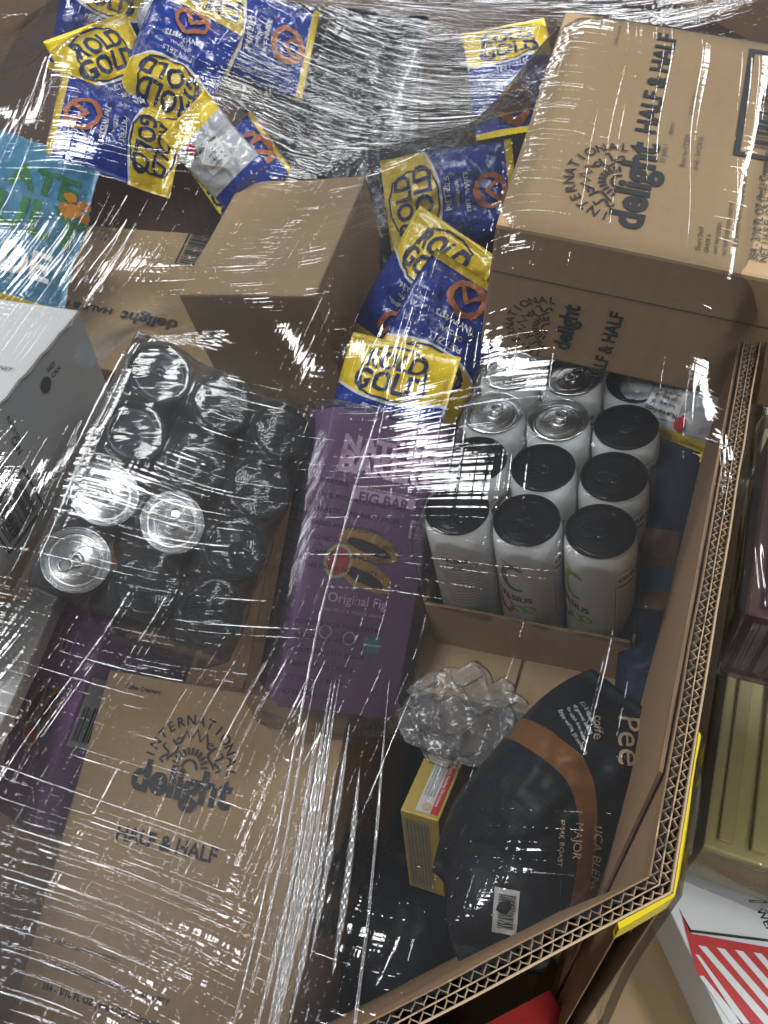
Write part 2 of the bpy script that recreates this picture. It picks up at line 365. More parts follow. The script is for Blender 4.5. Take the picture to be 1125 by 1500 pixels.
fr.line('delight', (833, 512), (845, 446), bold=.035); fr.line('HALF & HALF', (880, 560), (897, 455), bold=.03); fr.shape('logo', LOGO, (805, 480), .034, math.pi / 2, INK)
fr.line('Dairy Creamers', (1018, 560), (1026, 520))
fr.put('flap_crease', quad2(.002, -.046, .248, -.0445), plain('crease', (.16, .10, .055), .8), .0006)
# carton at lower left
CC = carton('creamer_carton', 'kraft creamer carton at lower left with large black logo reading upright', mat4(((.9463, .2059, -.2493), (-.2835, .8992, -.3332), (.1556, .3859, .9093)), (-.3868, .1226, -.4559)), .2617, .3518, .2734, KRAFT, group=G1, wob=.001, seed=4)
bpy.context.view_layer.update()
t = Face(CC, (0, 0, 0), (1, 0, 0), (0, 1, 0)); t.lift = .0013
t.line('Coffee Creamers', (184, 1008), (235, 1020), bold=.02); t.line('delight', (190, 1153), (335, 1191), bold=.035); t.line('HALF & HALF', (170, 1228), (315, 1271), bold=.03)
t.shape('logo', LOGO, (277, 1126), .046, 0, INK)
t.line('NO REFRIGERATION NEEDED', (72, 1379), (176, 1407)); t.line('For Optimal Performance, Store at or Below 80\u00b0F', (62, 1412), (251, 1457), bold=.01); t.line('384 - 3/10 FL OZ (9mL) Dairy Creamers', (62, 1448), (245, 1499), bold=.02)
sd = Face(CC, (.2617, 0, 0), (0, 0, -1), (0, 1, 0)); sd.lift = .0012
sd.line('delight', (478, 1300), (560, 1300), bold=.035); sd.shape('logo', LOGO, (520, 1262), .05, 0, INK); sd.line('HALF & HALF', (462, 1375), (545, 1390), bold=.03)
# carton behind, printed upside down
CA = carton('creamer_carton', 'kraft creamer carton with upside down print under the snack bag pile', mat4(((.975, .132, .1787), (-.1266, .9911, -.0413), (-.1825, .0176, .983)), (-.5121, .8304, -.2156)), .267, .396, .203, KRAFT, group=G1, seed=8)
bpy.context.view_layer.update()
t = Face(CA, (0, 0, 0), (1, 0, 0), (0, 1, 0)); t.lift = .0013
t.line('delight', (262, 472), (180, 456), bold=.035); t.line('HALF & HALF', (166, 454), (62, 434), bold=.03)
for i, s_ in enumerate(('Short Shelf Stable', 'GRADE A DIAMOND', 'UHT PROCESSED', 'NO REFRIGERATION NEEDED', 'For Optimal Performance, Store at or Below 80\u00b0F', '384 - 3/10 FL OZ (9mL) Creamers', 'NET 116.8 FL OZ')):
    ln = (60, 58, 52, 78, 110, 92, 60)[i]; t.line(s_, (222 - i * 5.5, 288 + i * 11.5), (222 - i * 5.5 - ln, 288 + i * 11.5 - ln * .2), INK if i > 2 else INK_S)
a = t.find(262, 385); b = t.find(322, 320)
t.put('barcode', xf(barcode(abs(b[1] - a[1]), .055, 5), 1, (a[0] + .055, a[1]), math.pi / 2), INK); t.put('barcode_frame', stroke([(a[0] - .004, a[1] - .004), (a[0] + .059, a[1] - .004), (a[0] + .059, b[1] + .004), (a[0] - .004, b[1] + .004)], .003, True), INK)
# plain carton in front of it
CB = carton('plain_carton', 'plain unprinted kraft carton right of the upside down printed carton', mat4(((.9575, .2521, -.1403), (-.2639, .9618, -.0724), (.1167, .1064, .9875)), (-.2442, .7615, -.1023)), .1565, .2006, .2, KRAFT, seed=12)
# brown cartons that fill the back of the bin
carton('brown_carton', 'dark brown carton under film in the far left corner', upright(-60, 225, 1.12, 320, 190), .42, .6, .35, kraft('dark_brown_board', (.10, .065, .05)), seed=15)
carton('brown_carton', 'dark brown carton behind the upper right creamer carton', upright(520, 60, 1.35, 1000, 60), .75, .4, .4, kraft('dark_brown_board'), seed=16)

# white cartons on the left
def carton_l(name, label, M, L, W, H, mat, **k): return carton(name, label, M @ Matrix.Translation((0, -W, 0)), L, W, H, mat, **k)
J = carton_l('white_carton', 'white printed carton at left edge beside the black lidded cans', upright(116, 455, .86, 0, 590), .34, .30, .15, [WHITE], seed=20)
K2 = carton_l('white_carton', 'white speckled carton in the left corner below the printed one', upright(80, 886, .87, 0, 1065), .3, .3, .02, [plain('speckled_white', (.74, .75, .75), .6, var=.12, ns=500)], seed=21)
bpy.context.view_layer.update()
t = Face(J, (0, .30, 0), (-1, 0, 0), (0, 0, 1)); t.lift = .0013
t.line('FLAVOR CAN', (8, 612), (30, 645), INK_S, bold=.02); t.line('CAN', (14, 644), (30, 660), INK_S, bold=.02); t.line('178 610', (-8, 742), (22, 786), INK_S, bold=.02)
t.shape('stamp', merge2d([blob(1, 1, 20, .05), xf((text2d('CAN', .03)[0], text2d('CAN', .03)[1]), .9, (1.4, -.2)), xf((text2d('NEY', .03)[0], text2d('NEY', .03)[1]), .9, (1.2, .9))]), (66, 563), .008, 0, INK_S)
q = t.find(-14, 752); t.put('barcode', xf(barcode(.05, .04, 9), 1, (q[0], q[1] - .045)), INK_S); t.put('barcode_frame', stroke([(q[0] - .006, q[1] + .003), (q[0] + .056, q[1] + .003), (q[0] + .056, q[1] - .052), (q[0] - .006, q[1] - .052)], .004, True), INK_S)
tt = Face(J, (0, .30, 0), (-1, 0, 0), (0, -1, 0)); tt.lift = .0013
tt.line('NEY', (-2, 542), (15, 547), INK_S)
tt.put('torn_edge', stroke([(-.002 - .012 * k, -.0015 - .0012 * (k % 3)) for k in range(26)], .003), plain('torn_paper', (.20, .19, .18), .9))
GC = carton('grey_carton', 'small light grey printed carton lying below the plain kraft carton', frame(412, 530, .80, 100, 12, .45), .085, .06, .03, [GREYCARD], seed=23); GC.matrix_world = GC.matrix_world @ Matrix.Translation((-.045, -.03, 0))
bpy.context.view_layer.update()
t = Face(GC, (0, 0, 0), (1, 0, 0), (0, 1, 0)); t.lift = .0009
for i in range(4): t.put('lettering', xf((text2d('NUTRITION FACTS PER SERVING')[0], text2d('NUTRITION FACTS PER SERVING')[1]), .0042, (.008, .012 + i * .01)), INK_S)

# ================================================================== fig bar boxes
def fig_picture(face, c, sc, rot):
    o = face.find(*c)
    def P(name, shp, mat, lift): face.put(name, xf(xf(shp, sc), 1, o, rot), mat, lift)
    for k, (ox, oy, ra) in enumerate(((.05, .42, -.12), (.12, -.42, -.2))):
        P('bar_picture', xf(blob(.95, .38, 34, .07, 3 + k), 1, (ox, oy), ra), COOKIE, .0011); P('filling_picture', xf(blob(.72, .17, 26, .08, 7 + k), 1, (ox, oy - .06), ra), FIGJAM, .0015)
    P('fig_picture', blob(.42, .50, 26, .03, 11, (-.72, -.22)), plain('fig_rind', (.50, .52, .32), .5), .0018); P('fig_flesh_picture', blob(.33, .40, 26, .08, 12, (-.72, -.22)), FIGRED, .0022)
    for k in range(7):
        a = k * .9 + .3; P('leaf_picture', xf(([(0, 0), (.18, .07), (.36, 0), (.18, -.07)], [(0, 1, 2, 3)]), 1, (1.05 * math.cos(a), .95 * math.sin(a)), a), plain('mauve_leaf', (.30, .16, .33), .5), .0008)
FB = carton('snack_bar_box', 'purple snack bar box in a clear bag at the centre', mat4(((.9109, .2154, .3518), (.08, .7444, -.6629), (-.4047, .632, .6609)), (-.1191, .3748, -.2253)) @ Matrix.Translation((0, -.03, 0)), .1086, .2639, .0936, PURPLE, 'box', 'purple snack bar boxes', bev=.0012, wob=.0006)
bpy.context.view_layer.update()
t = Face(FB, (0, 0, 0), (1, 0, 0), (0, 1, 0)); t.lift = .0008
t.line('NAT\u00dcRES', (501, 661), (644, 699), PINK, .05); t.line('BAKERY', (495, 687), (634, 727), PINK, .05)
a = t.find(516, 716); b = t.find(606, 747)
t.put('label_panel', quad2(a[0], b[1], b[0], b[1] + .0125), PINK, .0008); t.line('FIG BAR', (524, 735), (598, 746), PURPLE, .03, lift=.0013)
a = t.find(597, 788); t.put('count_panel', quad2(a[0], a[1], a[0] + .0155, a[1] + .0165), PINK, .0008); t.put('lettering', xf((text2d('12', .02)[0], text2d('12', .02)[1]), .013, (a[0] + .002, a[1] + .0055)), PURPLE, .0013); t.put('lettering', xf((text2d('TWIN PACKS')[0], text2d('TWIN PACKS')[1]), .0028, (a[0] + .0006, a[1] + .0015)), PURPLE, .0013)
fig_picture(t, (532, 820), .031, -.1)
t.line('Original Fig', (479, 880), (564, 897), PINK, .01); t.line('REAL FRUIT & WHOLE GRAINS', (470, 893), (560, 912), PINK)
for c in ((476, 925), (511, 935)): t.shape('icon', stroke([(math.cos(k * .35), math.sin(k * .35)) for k in range(18)], .18, True), c, .0055, 0, PINK)
a = t.find(530, 955); t.put('certificate_panel', quad2(a[0], a[1], a[0] + .015, a[1] + .015), TEAL, .0008); t.put('lettering', xf((text2d('NON GMO', .02)[0], text2d('NON GMO', .02)[1]), .0032, (a[0] + .001, a[1] + .006)), TEXTW, .0012)
sd = Face(FB, (0, 0, -.0936), (0, 0, 1), (0, 1, 0)); sd.lift = .0008
for i in range(20): 
    s_ = ('INGREDIENTS: STONE GROUND WHOLE WHEAT FLOUR', 'FIG PASTE, CANE SUGAR, BROWN RICE SYRUP')[i % 2]; tt_ = text2d(s_); sd.put('lettering', xf((tt_[0], tt_[1]), .078 / tt_[2], (.007, .235 - i * .0095)), INK)
# clear bag with printed warning round that box
BAGF = film_mat('clear_bag_film', [(1.45, 9, 110, .0018, None, .5), (1.4, 12, 330, .0005, None, .0)], rough=.08, haze=.03, boost=.9)
def clear_sleeve(name, label, M, x0, x1, y0, y1, z0, z1, mat, amp, seed, cat='plastic bag'):
    bm = boxbm(x0, x1, y0, y1, z0, z1, .008, 2, cuts=9)
    for v in bm.verts: v.co += noise.noise_vector(v.co * 30 + Vector((seed, 0, 0))) * amp
    o = from_bm(name, bm, mat, None, M, smooth=True); return tag(o, label, cat)
SL = clear_sleeve('clear_bag', 'clear plastic bag with black warning print around the purple box', FB.matrix_world.copy(), -.013, .122, -.02, .270, -.098, .0075, BAGF, .0035, 5)
bpy.context.view_layer.update()
t = Face(SL, (0, 0, .0115), (1, 0, 0), (0, 1, 0)); t.lift = .0
for i, s_ in enumerate(('WARNING: TO AVOID DANGER', 'OF SUFFOCATION KEEP THIS', 'PLASTIC BAG AWAY FROM', 'BABIES AND CHILDREN.', 'DO NOT USE IN CRIBS, BEDS', 'CARRIAGES OR PLAYPENS', 'THIS BAG IS NOT A TOY', '', '', '', 'ADVERTENCIA PARA EVITAR', 'PELIGRO DE ASFIXIA', 'MANTENGA ESTA BOLSA', 'FUERA DEL ALCANCE', 'DE NINOS Y BEBES', 'NO ES UN JUGUETE')):
    if s_: tt_ = text2d(s_); t.put('lettering', xf((tt_[0], tt_[1]), .0062, (-.004 + .002 * (i % 3), .198 - i * .0122)), INK)
FB2 = carton('snack_bar_box', 'purple snack bar box on its side beside the lower left carton', mat4(((.7678, .3308, -.5487), (-.5037, .8409, -.1978), (.396, .4283, .8123)), tuple(C0 + (Vector((-.4216, .3206, -.3406)) - C0) * 1.12)), .115, .228, .118, PURPLE, 'box', 'purple snack bar boxes', bev=.0012, wob=.0006, seed=3)
bpy.context.view_layer.update()
t = Face(FB2, (0, 0, 0), (1, 0, 0), (0, 1, 0)); t.lift = .0008
fig_picture(t, (58, 1040), .031, math.pi / 2 - .1)
for c in ((73, 932), (95, 945)): t.shape('icon', stroke([(math.cos(k * .35), math.sin(k * .35)) for k in range(18)], .18, True), c, .0055, 0, PINK)
for k, s_ in enumerate(('NON FRUCTOSE', 'PLANT BASED')): t.line(s_, (84 + 21 * k, 942 + 13 * k), (97 + 21 * k, 912 + 13 * k), PINK)
t.line('Original Fig', (22, 1150), (52, 1078), PINK, .01); t.line('(12/24/100g)', (36, 1150), (58, 1096), PINK)
a = t.find(-4, 1118); t.put('label_panel', xf(blob(.024, .017, 22, .0), 1, (a[0] - .004, a[1] + .004), 1.57), PINK); t.put('lettering', xf((text2d('FIG BAR', .03)[0], text2d('FIG BAR', .03)[1]), .0135, (a[0], a[1] - .042), math.pi / 2), PURPLE, .0014)
sd = Face(FB2, (.115, 0, 0), (0, 0, -1), (0, 1, 0)); sd.lift = .0008
for (y0, y1, z0, z1, sd_) in ((.195, .222, .006, .046, 1), (.085, .155, .004, .085, 2)):
    sd.put('grey_panel', quad2(z0, y0, z1, y1), GREYCARD, .0008); sd.put('barcode', xf(barcode((z1 - z0) * .8, (y1 - y0) * .5, sd_), 1, (z0 + .003, y0 + .006)), INK, .0013)

# small gold carton
GD = carton('gold_carton', 'small yellow gold carton with red and white printed top beside coffee bag', mat4(((.9279, .3706, -.0406), (-.3492, .902, .2538), (.1306, -.2213, .9664)), (-.0212, .2702, -.2708)), .0332, .0613, .1081, GOLD, 'box', bev=.0009, wob=.0003)
bpy.context.view_layer.update()
t = Face(GD, (0, 0, 0), (1, 0, 0), (0, 1, 0)); t.lift = .0006
t.put('label_panel', quad2(.0115, .004, .0305, .0575), plain('label_white', (.6, .6, .58), .5)); t.put('red_panel', quad2(.0245, .004, .0305, .0575), RED, .0010)
tt_ = text2d('Quick Reading Directions', .01); t.put('lettering', xf((tt_[0], tt_[1]), .044 / tt_[2], (.0258, .0555), -math.pi / 2), TEXTW, .0014)
for i in range(4): tt_ = text2d('Store in a cool dry place and keep sealed'); t.put('lettering', xf((tt_[0], tt_[1]), .036 / tt_[2], (.0135 + i * .0026, .0555), -math.pi / 2), INK, .0011)
t.put('seal', blob(.004, .004, 16, .02, 0, (.0195, .0095)), CREAMTXT, .0012)
sd = Face(GD, (0, 0, -.1081), (1, 0, 0), (0, 0, 1)); sd.lift = .0006
sd.put('grey_panel', quad2(.002, .004, .0235, .101), plain('grey_gold', (.30, .27, .19), .5))
for i in range(6): tt_ = text2d('INGREDIENTS: CULTURED MILK AND CREAM, SALT, STABILIZERS, VITAMIN A PALMITATE'); sd.put('lettering', xf((tt_[0], tt_[1]), .088 / tt_[2], (.0045 + i * .0032, .099), -math.pi / 2), INK, .0010)

# ================================================================== cans
def lathe(prof, n=40):
    vs, fs = [], []
    for r_, z in prof:
        for k in range(n): a = 2 * math.pi * k / n; vs.append((r_ * math.cos(a), r_ * math.sin(a), z))
    for i in range(len(prof) - 1):
        for k in range(n): fs.append((i * n + k, i * n + (k + 1) % n, (i + 1) * n + (k + 1) % n, (i + 1) * n + k))
    return vs, fs
def mesh(name, vs, fs, mats, smooth=True):
    me = bpy.data.meshes.new(name); me.from_pydata(vs, [], fs); me.update(); me.polygons.foreach_set('use_smooth', [smooth] * len(me.polygons))
    for m in (mats if isinstance(mats, list) else [mats]): me.materials.append(m)
    return me
RB = .0284
bv, bf = lathe([(.0001, -.152), (.020, -.151), (.0235, -.155), (.0262, -.152), (RB, -.144), (RB, -.019), (.0282, -.015), (.0268, -.0065), (.0257, -.0025), (.0257, -.001)], 48)
lv, lf = lathe([(.0256, -.003), (.0266, -.0015), (.0268, .0000), (.0262, .0010), (.0254, .0006), (.0249, -.0015), (.0236, -.0052), (.0229, -.0056), (.0222, -.0040), (.0200, -.0034), (.0196, -.0037), (.0190, -.0034), (.0001, -.0034)], 48)
def ring2(ax, ay, bx, by, cx, cy, z, h, n=22):
    vs, fs = [], []
    for k in range(n):
        a = 2 * math.pi * k / n
        for (p, q, zz) in ((ax, ay, z), (ax, ay, z + h), (bx, by, z + h), (bx, by, z)): vs.append((cx + p * math.cos(a), cy + q * math.sin(a), zz))
    for k in range(n):
        m = (k + 1) % n
        for j in range(4): fs.append((4 * k + j, 4 * m + j, 4 * m + (j + 1) % 4, 4 * k + (j + 1) % 4))
    return vs, fs
tv, tf = merge2d([ring2(.0062, .0072, .0040, .0042, 0, -.0085, -.0026, .0011), ring2(.0070, .0062, .0022, .0018, 0, .0005, -.0026, .0010)])
mv, mf = merge2d([ring2(.0082, .0098, .0076, .0092, 0, .0085, -.0036, .0007), ring2(.0152, .0176, .0146, .0170, 0, -.001, -.0036, .0006)])
def cyl_wrap(shp, zc, ang, r_=RB + .00025):
    """wrap flat lettering (x along the girth) round the can"""
    return [(r_ * math.sin(x / RB + ang), -r_ * math.cos(x / RB + ang), y + zc) for x, y in shp[0]], shp[1]
def T(s_, size, o=(0, 0), bold=.0, rot=0): q = text2d(s_, bold); return xf((q[0], q[1]), size, o, rot)
def cmark(sc):
    pts = [(math.cos(math.radians(a)) * .8, math.sin(math.radians(a))) for a in range(50, 311, 12)]; vs, fs = [], []
    for i, (x, y) in enumerate(pts):
        k = .30 * math.sin(math.pi * (i + 1.0) / (len(pts) + 1)) + .10; l = math.hypot(x, y); vs += [(x, y), (x * (1 - k / l), y * (1 - k / l))]
    return xf((vs, [(2 * i, 2 * i + 1, 2 * i + 3, 2 * i + 2) for i in range(len(pts) - 1)]), sc)
BODYM = {'w': mesh('body', bv, bf, CANBODY), 'd': mesh('body', bv, bf, CANDARK)}
LIDM = {'b': mesh('lid', lv, lf, BLACKLID), 's': mesh('lid', lv, lf, SILVER)}
TABM = {'b': mesh('tab', tv, tf, BLACKLID), 's': mesh('tab', tv, tf, SILVER)}
MOUTH = {'b': mesh('mouth_score', mv, mf, BLACKLID), 's': mesh('mouth_score', mv, mf, SILVER)}
lab = {}
def wrapmesh(nm, shp, zc, ang, mat): v, f_ = cyl_wrap(shp, zc, ang); return mesh(nm, v, f_, mat, False)
big = T('CELSIUS', .0098, (-.0205, 0), .03)
for c_, mt in (('o', OLIVE), ('g', LIME)): lab['mark' + c_] = wrapmesh('emblem', cmark(.017), -.045, 0, mt)
lab['word'] = wrapmesh('lettering', big, -.076, 0, INK)
lab['fruit1'] = wrapmesh('fruit_picture', blob(.0085, .013, 20, .1, 4, (-.012, 0)), -.087, 0, FIGRED); lab['fruit2'] = wrapmesh('fruit_picture', merge2d([blob(.006, .006, 16, .06, 5, (.002, 0)), blob(.006, .005, 16, .06, 6, (.011, .002))]), -.088, 0, LIME)
lab['top'] = wrapmesh('lettering', T('KIWI GUAVA', .0034, (-.012, 0), .03), -.028, 0, RED); lab['topg'] = wrapmesh('lettering', T('LEMON LIME', .0034, (-.012, 0), .03), -.028, 0, LIME)
side = [T('SPARKLING', .0030, (0, .010)), T('CELSIUS', .0064, (0, 0), .03), T('Nutrition Facts', .0046, (0, -.008), .03)] + [T('Amount per can   calories  10', .0026, (0, -.014 - i * .0042)) for i in range(12)] + [stroke([(-.002, -.003), (.034, -.003), (.034, -.066), (-.002, -.066)], .0005, True)]
lab['side'] = wrapmesh('lettering', merge2d(side), -.034, math.radians(75), INK_S)
bk = [T('CELSIUS', .0064, (0, 0), .03)] + [stroke([(x - .0026, -.010), (x + .0026, -.010), (x + .0026, -.0045), (x - .0026, -.0045)], .0007, True) for x in (.006, .013, .020, .027)] + [T('Contains caffeine and green tea extract', .0024, (0, -.016 - i * .0042)) for i in range(11)]
lab['back'] = wrapmesh('lettering', merge2d(bk), -.036, math.radians(175), INK_S)
def make_can(M, label, body, lid, rot, group, mark='o', rich=True, trot=0):
    e = empty('drink_can', M); tag(e, label, 'can', group)
    b = link('body', BODYM[body], [], e, Matrix.Rotation(rot, 4, 'Z'))
    if rich:
        for k in ('mark' + mark, 'word', 'fruit1', 'fruit2', 'top' if mark == 'o' else 'topg', 'side', 'back'): link('emblem' if k.startswith('mark') else 'fruit_picture' if k.startswith('fr') else 'lettering', lab[k], [], b)
    l = link('lid', LIDM[lid], [], e, Matrix.Rotation(trot, 4, 'Z')); link('tab', TABM[lid], [], l); link('mouth_score', MOUTH[lid], [], l)
MR = mat4(((.9329, .3344, -.1333), (-.3362, .9418, .0099), (.1289, .0356, .991)), (.0331, .4567, -.1114))
ROW = ('front', 'second', 'third', 'back'); CN = ('left', 'middle', 'right'); rn = random.Random(4)
lids = ('bbb', 'bbb', 'ssb', 'ssb'); rots = {(0, 0): 165, (0, 1): -14, (0, 2): -36, (1, 2): -40, (1, 1): 170, (1, 0): 60, (2, 2): -42, (2, 1): 150}
for rr in range(4):
    for cc in range(3):
        kk = lids[rr][cc]; pos = '%s row' % ROW[rr] if rr in (0, 3) else '%s row from the front' % ROW[rr]
        make_can(MR @ Matrix.Translation((cc * .058, rr * .058, 0)), 'white drink can with %s lid, %s, %s of cardboard tray' % ({'b': 'black', 's': 'silver'}[kk], pos, CN[cc]), 'w', kk, math.radians(rots.get((rr, cc), rn.uniform(-180, 180))), 'cans in the cardboard tray', 'g' if cc == 2 else 'o', True, math.radians((20, -35, -75)[cc] + rn.uniform(-30, 30) + (180 if rr > 1 else 0)))
ML = mat4(((.8324, .3083, .4606), (-.0912, .8958, -.4349), (-.5467, .32, .7738)), (-.269, .409, -.1022))
lids = ('sbb', 'ssb', 'bbb', 'bbb')
for rr in range(4):
    for cc in range(3):
        kk = lids[rr][cc]; pos = '%s row' % (('nearest', 'second nearest', 'third nearest', 'farthest')[rr])
        make_can(ML @ Matrix.Translation((cc * .058, rr * .058, 0)), 'dark drink can with %s lid in shrink wrapped pack, %s, %s' % ({'b': 'black', 's': 'silver'}[kk], pos, CN[cc]), 'd', kk, 0, 'cans in the tilted shrink wrapped pack', 'o', False, rn.uniform(0, 6.28))
# tray and the carton under it
tr = empty('cardboard_tray', MR); tag(tr, 'low kraft cardboard tray holding the white drink cans', 'tray')
x0, x1, y0, y1, zb = -.0315, .1475, -.0315, .2055, -.158
from_bm('front_wall', boxbm(x0, x1, y0 - .003, y0, zb - .012, -.097, .0008, 1, cuts=5, wob=.0016), KRAFT, tr); from_bm('back_wall', boxbm(x0, x1, y1, y1 + .003, zb, -.097, .0008, 1), KRAFT, tr)
from_bm('side_wall', boxbm(x0 - .003, x0 - .0002, y0, y1, zb, -.097, .0008, 1), KRAFT, tr); from_bm('side_wall', boxbm(x1 + .0002, x1 + .003, y0, y1, zb, -.097, .0008, 1), KRAFT, tr); from_bm('base', boxbm(x0, x1, y0 + .0005, y1, zb - .003, zb, 0), KRAFT, tr)
UC = carton('flat_carton', 'kraft carton with closed flaps under the can tray', MR @ Matrix.Translation((-.045, -.085, -.165)), .21, .32, .14, KRAFT, seed=31)
from_bm('flap', boxbm(.0, .098, -.001, .10, .0008, .0038, .0008, 1, cuts=3, wob=.001, seed=2), KRAFT, UC); from_bm('flap', boxbm(.101, .209, -.001, .10, .0008, .0042, .0008, 1, cuts=3, wob=.001, seed=6), KRAFT, UC)
# shrink wrap over each pack: a skin that dips between the lids
SHR = film_mat('shrink_film', [(.3, 25, 100, .0014, None, .60), (.5, 30, 300, .00016, None, .0)], rough=.08, haze=.010, boost=.6)
def shrink(label, M, zlow, mat, dip, seed):
    nx, ny = 70, 92; vs, fs = [], []; X0, X1, Y0, Y1 = -.031, .147, -.031, .205
    for j in range(ny + 1):
        for i in range(nx + 1):
            a = (i / nx) * 1.24 - .12; b = (j / ny) * 1.24 - .12
            x = X0 + (X1 - X0) * min(1, max(0, a)); y = Y0 + (Y1 - Y0) * min(1, max(0, b)); dn = max(0, -a, a - 1, -b, b - 1)
            cx = min(2, max(0, round(x / .058))) * .058; cy = min(3, max(0, round(y / .058))) * .058; q = math.hypot(x - cx, y - cy)
            z = .0022 - dip * min(1, max(0, (q - .0262) / .012)) ** 1.4 + .0012 * noise.noise(Vector((x * 60, y * 60, seed)))
            o = dn / .12; s_ = .0035 * math.sin(min(1, o) * 1.6)
            x += (s_ if a > 1 else -s_ if a < 0 else 0) + .002 * o * noise.noise(Vector((x * 50, y * 50, seed + 3))); y += (s_ if b > 1 else -s_ if b < 0 else 0) + .002 * o * noise.noise(Vector((x * 50, y * 50, seed + 7)))
            vs.append((x, y, z - o * zlow))
    for j in range(ny):
        for i in range(nx): k = j * (nx + 1) + i; fs.append((k, k + 1, k + nx + 2, k + nx + 1))
    o = from_data('shrink_wrap', vs, fs, mat, None, M, True); return tag(o, label, 'plastic wrap')
shrink('clear shrink wrap over the white cans in the tray', MR, .10, SHR, .006, 2); shrink('clear shrink wrap around the tilted pack of dark cans', ML, .145, film_mat('grey_shrink_film', [(.3, 25, 100, .0016, None, .58), (.5, 30, 300, .0003, None, .0)], rough=.09, haze=.045, boost=.9), .012, 9)

# ================================================================== soft bags
def grid_bag(w, h, th, seed, nu=30, nv=42, crush=1.0, seal=.012, bend=0.0, block=2.2, rnd=0.0):
    """a filled pillow pouch with flat crimped ends: front and back skins as point grids"""
    def side(sg):
        g = []
        for j in range(nv + 1):
            row = []
            for i in range(nu + 1):
                u = i / nu * 2 - 1; v = j / nv * 2 - 1; x = u * w / 2; y = v * h / 2
                ys = min(1, max(0, (h / 2 - abs(y) - seal) / (h / 2 - seal)))
                full = max(0, 1 - abs(u) ** block) ** .62 * max(0, 1 - (1 - ys) ** 2.4) ** .62
                pinch = 1 - .10 * full
                z = sg * th / 2 * full
                p = Vector((x * 9 + seed, y * 9, sg * 3 + seed)); cr = noise.noise(p * 1.9) * .0055 + (abs(noise.noise(p * 4.2)) - .22) * .0062 + (abs(noise.noise(p * 9.3)) - .2) * .0026
                z += cr * crush * (.35 + .65 * full) * (1 if sg > 0 else .7)
                if ys <= 0: z = noise.noise(Vector((x * 22 + seed, sg * 0, j))) * .0035 + sg * .0003 + .0006 * ((i % 2) * 2 - 1)
                if i in (0, nu): z = noise.noise(Vector((y * 20, seed, 0))) * .003 + sg * .0002
                row.append(Vector((x * pinch * (1 - rnd * abs(v) ** 3) + noise.noise(Vector((y * 14, seed, 5))) * .004, y * (1 - .04 * full), z - bend * (y * y + .3 * x * x))))
            g.append(row)
        return g
    return side(1), side(-1)
def bag_point(g, u, v, lift):
    nv, nu = len(g) - 1, len(g[0]) - 1; a = min(max(u, 0), .9999) * nu; b = min(max(v, 0), .9999) * nv; i, j = int(a), int(b); fa, fb = a - i, b - j
    p00, p10, p01, p11 = g[j][i], g[j][i + 1], g[j + 1][i], g[j + 1][i + 1]
    p = p00 * (1 - fa) * (1 - fb) + p10 * fa * (1 - fb) + p01 * (1 - fa) * fb + p11 * fa * fb
    n = (p10 - p00).cross(p01 - p00).normalized(); return p + n * lift
def make_bag(name, label, cat, M, w, h, th, mats, seed, prints=(), group=None, **k):
    g, b = grid_bag(w, h, th, seed, **k); nv, nu = len(g) - 1, len(g[0]) - 1
    vs = [p for row in g for p in row] + [p for row in b for p in row]; N = (nu + 1) * (nv + 1); fs = []; mi = []
    for j in range(nv):
        for i in range(nu):
            q = j * (nu + 1) + i; fs.append((q, q + 1, q + nu + 2, q + nu + 1)); mi.append(0)
            fs.append((N + q, N + q + nu + 1, N + q + nu + 2, N + q + 1)); mi.append(1)
    for j in range(nv):
        for q in (j * (nu + 1), j * (nu + 1) + nu): fs.append((q, q + nu + 1, N + q + nu + 1, N + q)); mi.append(0)
    for i in range(nu):
        for q in (i, nv * (nu + 1) + i): fs.append((q, q + 1, N + q + 1, N + q)); mi.append(0)
    o = from_data(name, vs, fs, mats, None, M, True); me = o.data; me.polygons.foreach_set('material_index', mi)
    uv = me.uv_layers.new(name='UVMap'); buf = np.zeros(len(me.loops) * 2, np.float32)
    for li, lp in enumerate(me.loops):
        q = lp.vertex_index % N; buf[2 * li] = (q % (nu + 1)) / nu; buf[2 * li + 1] = (q // (nu + 1)) / nv
    uv.data.foreach_set('uv', buf); tag(o, label, cat, group)
    for pi_, (nm, shp, mat, (cu, cv), rot, sc) in enumerate(prints):
        bm = bmesh.new(); vv = [bm.verts.new((x, y, 0)) for x, y in xf(shp, sc, (cu * w, cv * h), rot)[0]]
        for f_ in shp[1]:
            try: bm.faces.new([vv[i] for i in f_])
            except ValueError: pass
        for _ in range(2):
            lg = [e for e in bm.edges if e.calc_length() > .006]
            if lg: bmesh.ops.subdivide_edges(bm, edges=lg, cuts=1)
        bmesh.ops.triangulate(bm, faces=bm.faces)
        for v in bm.verts: v.co = bag_point(g, v.co.x / w, v.co.y / h, .0010 + .0010 * pi_)
        from_bm(nm, bm, mat, o)
    return o
def uvn(nt):
    t_ = nd(nt, 'ShaderNodeTexCoord'); s_ = nd(nt, 'ShaderNodeSeparateXYZ'); nt.links.new(t_.outputs['UV'], s_.inputs[0]); return s_.outputs[0], s_.outputs[1], t_.outputs['UV']
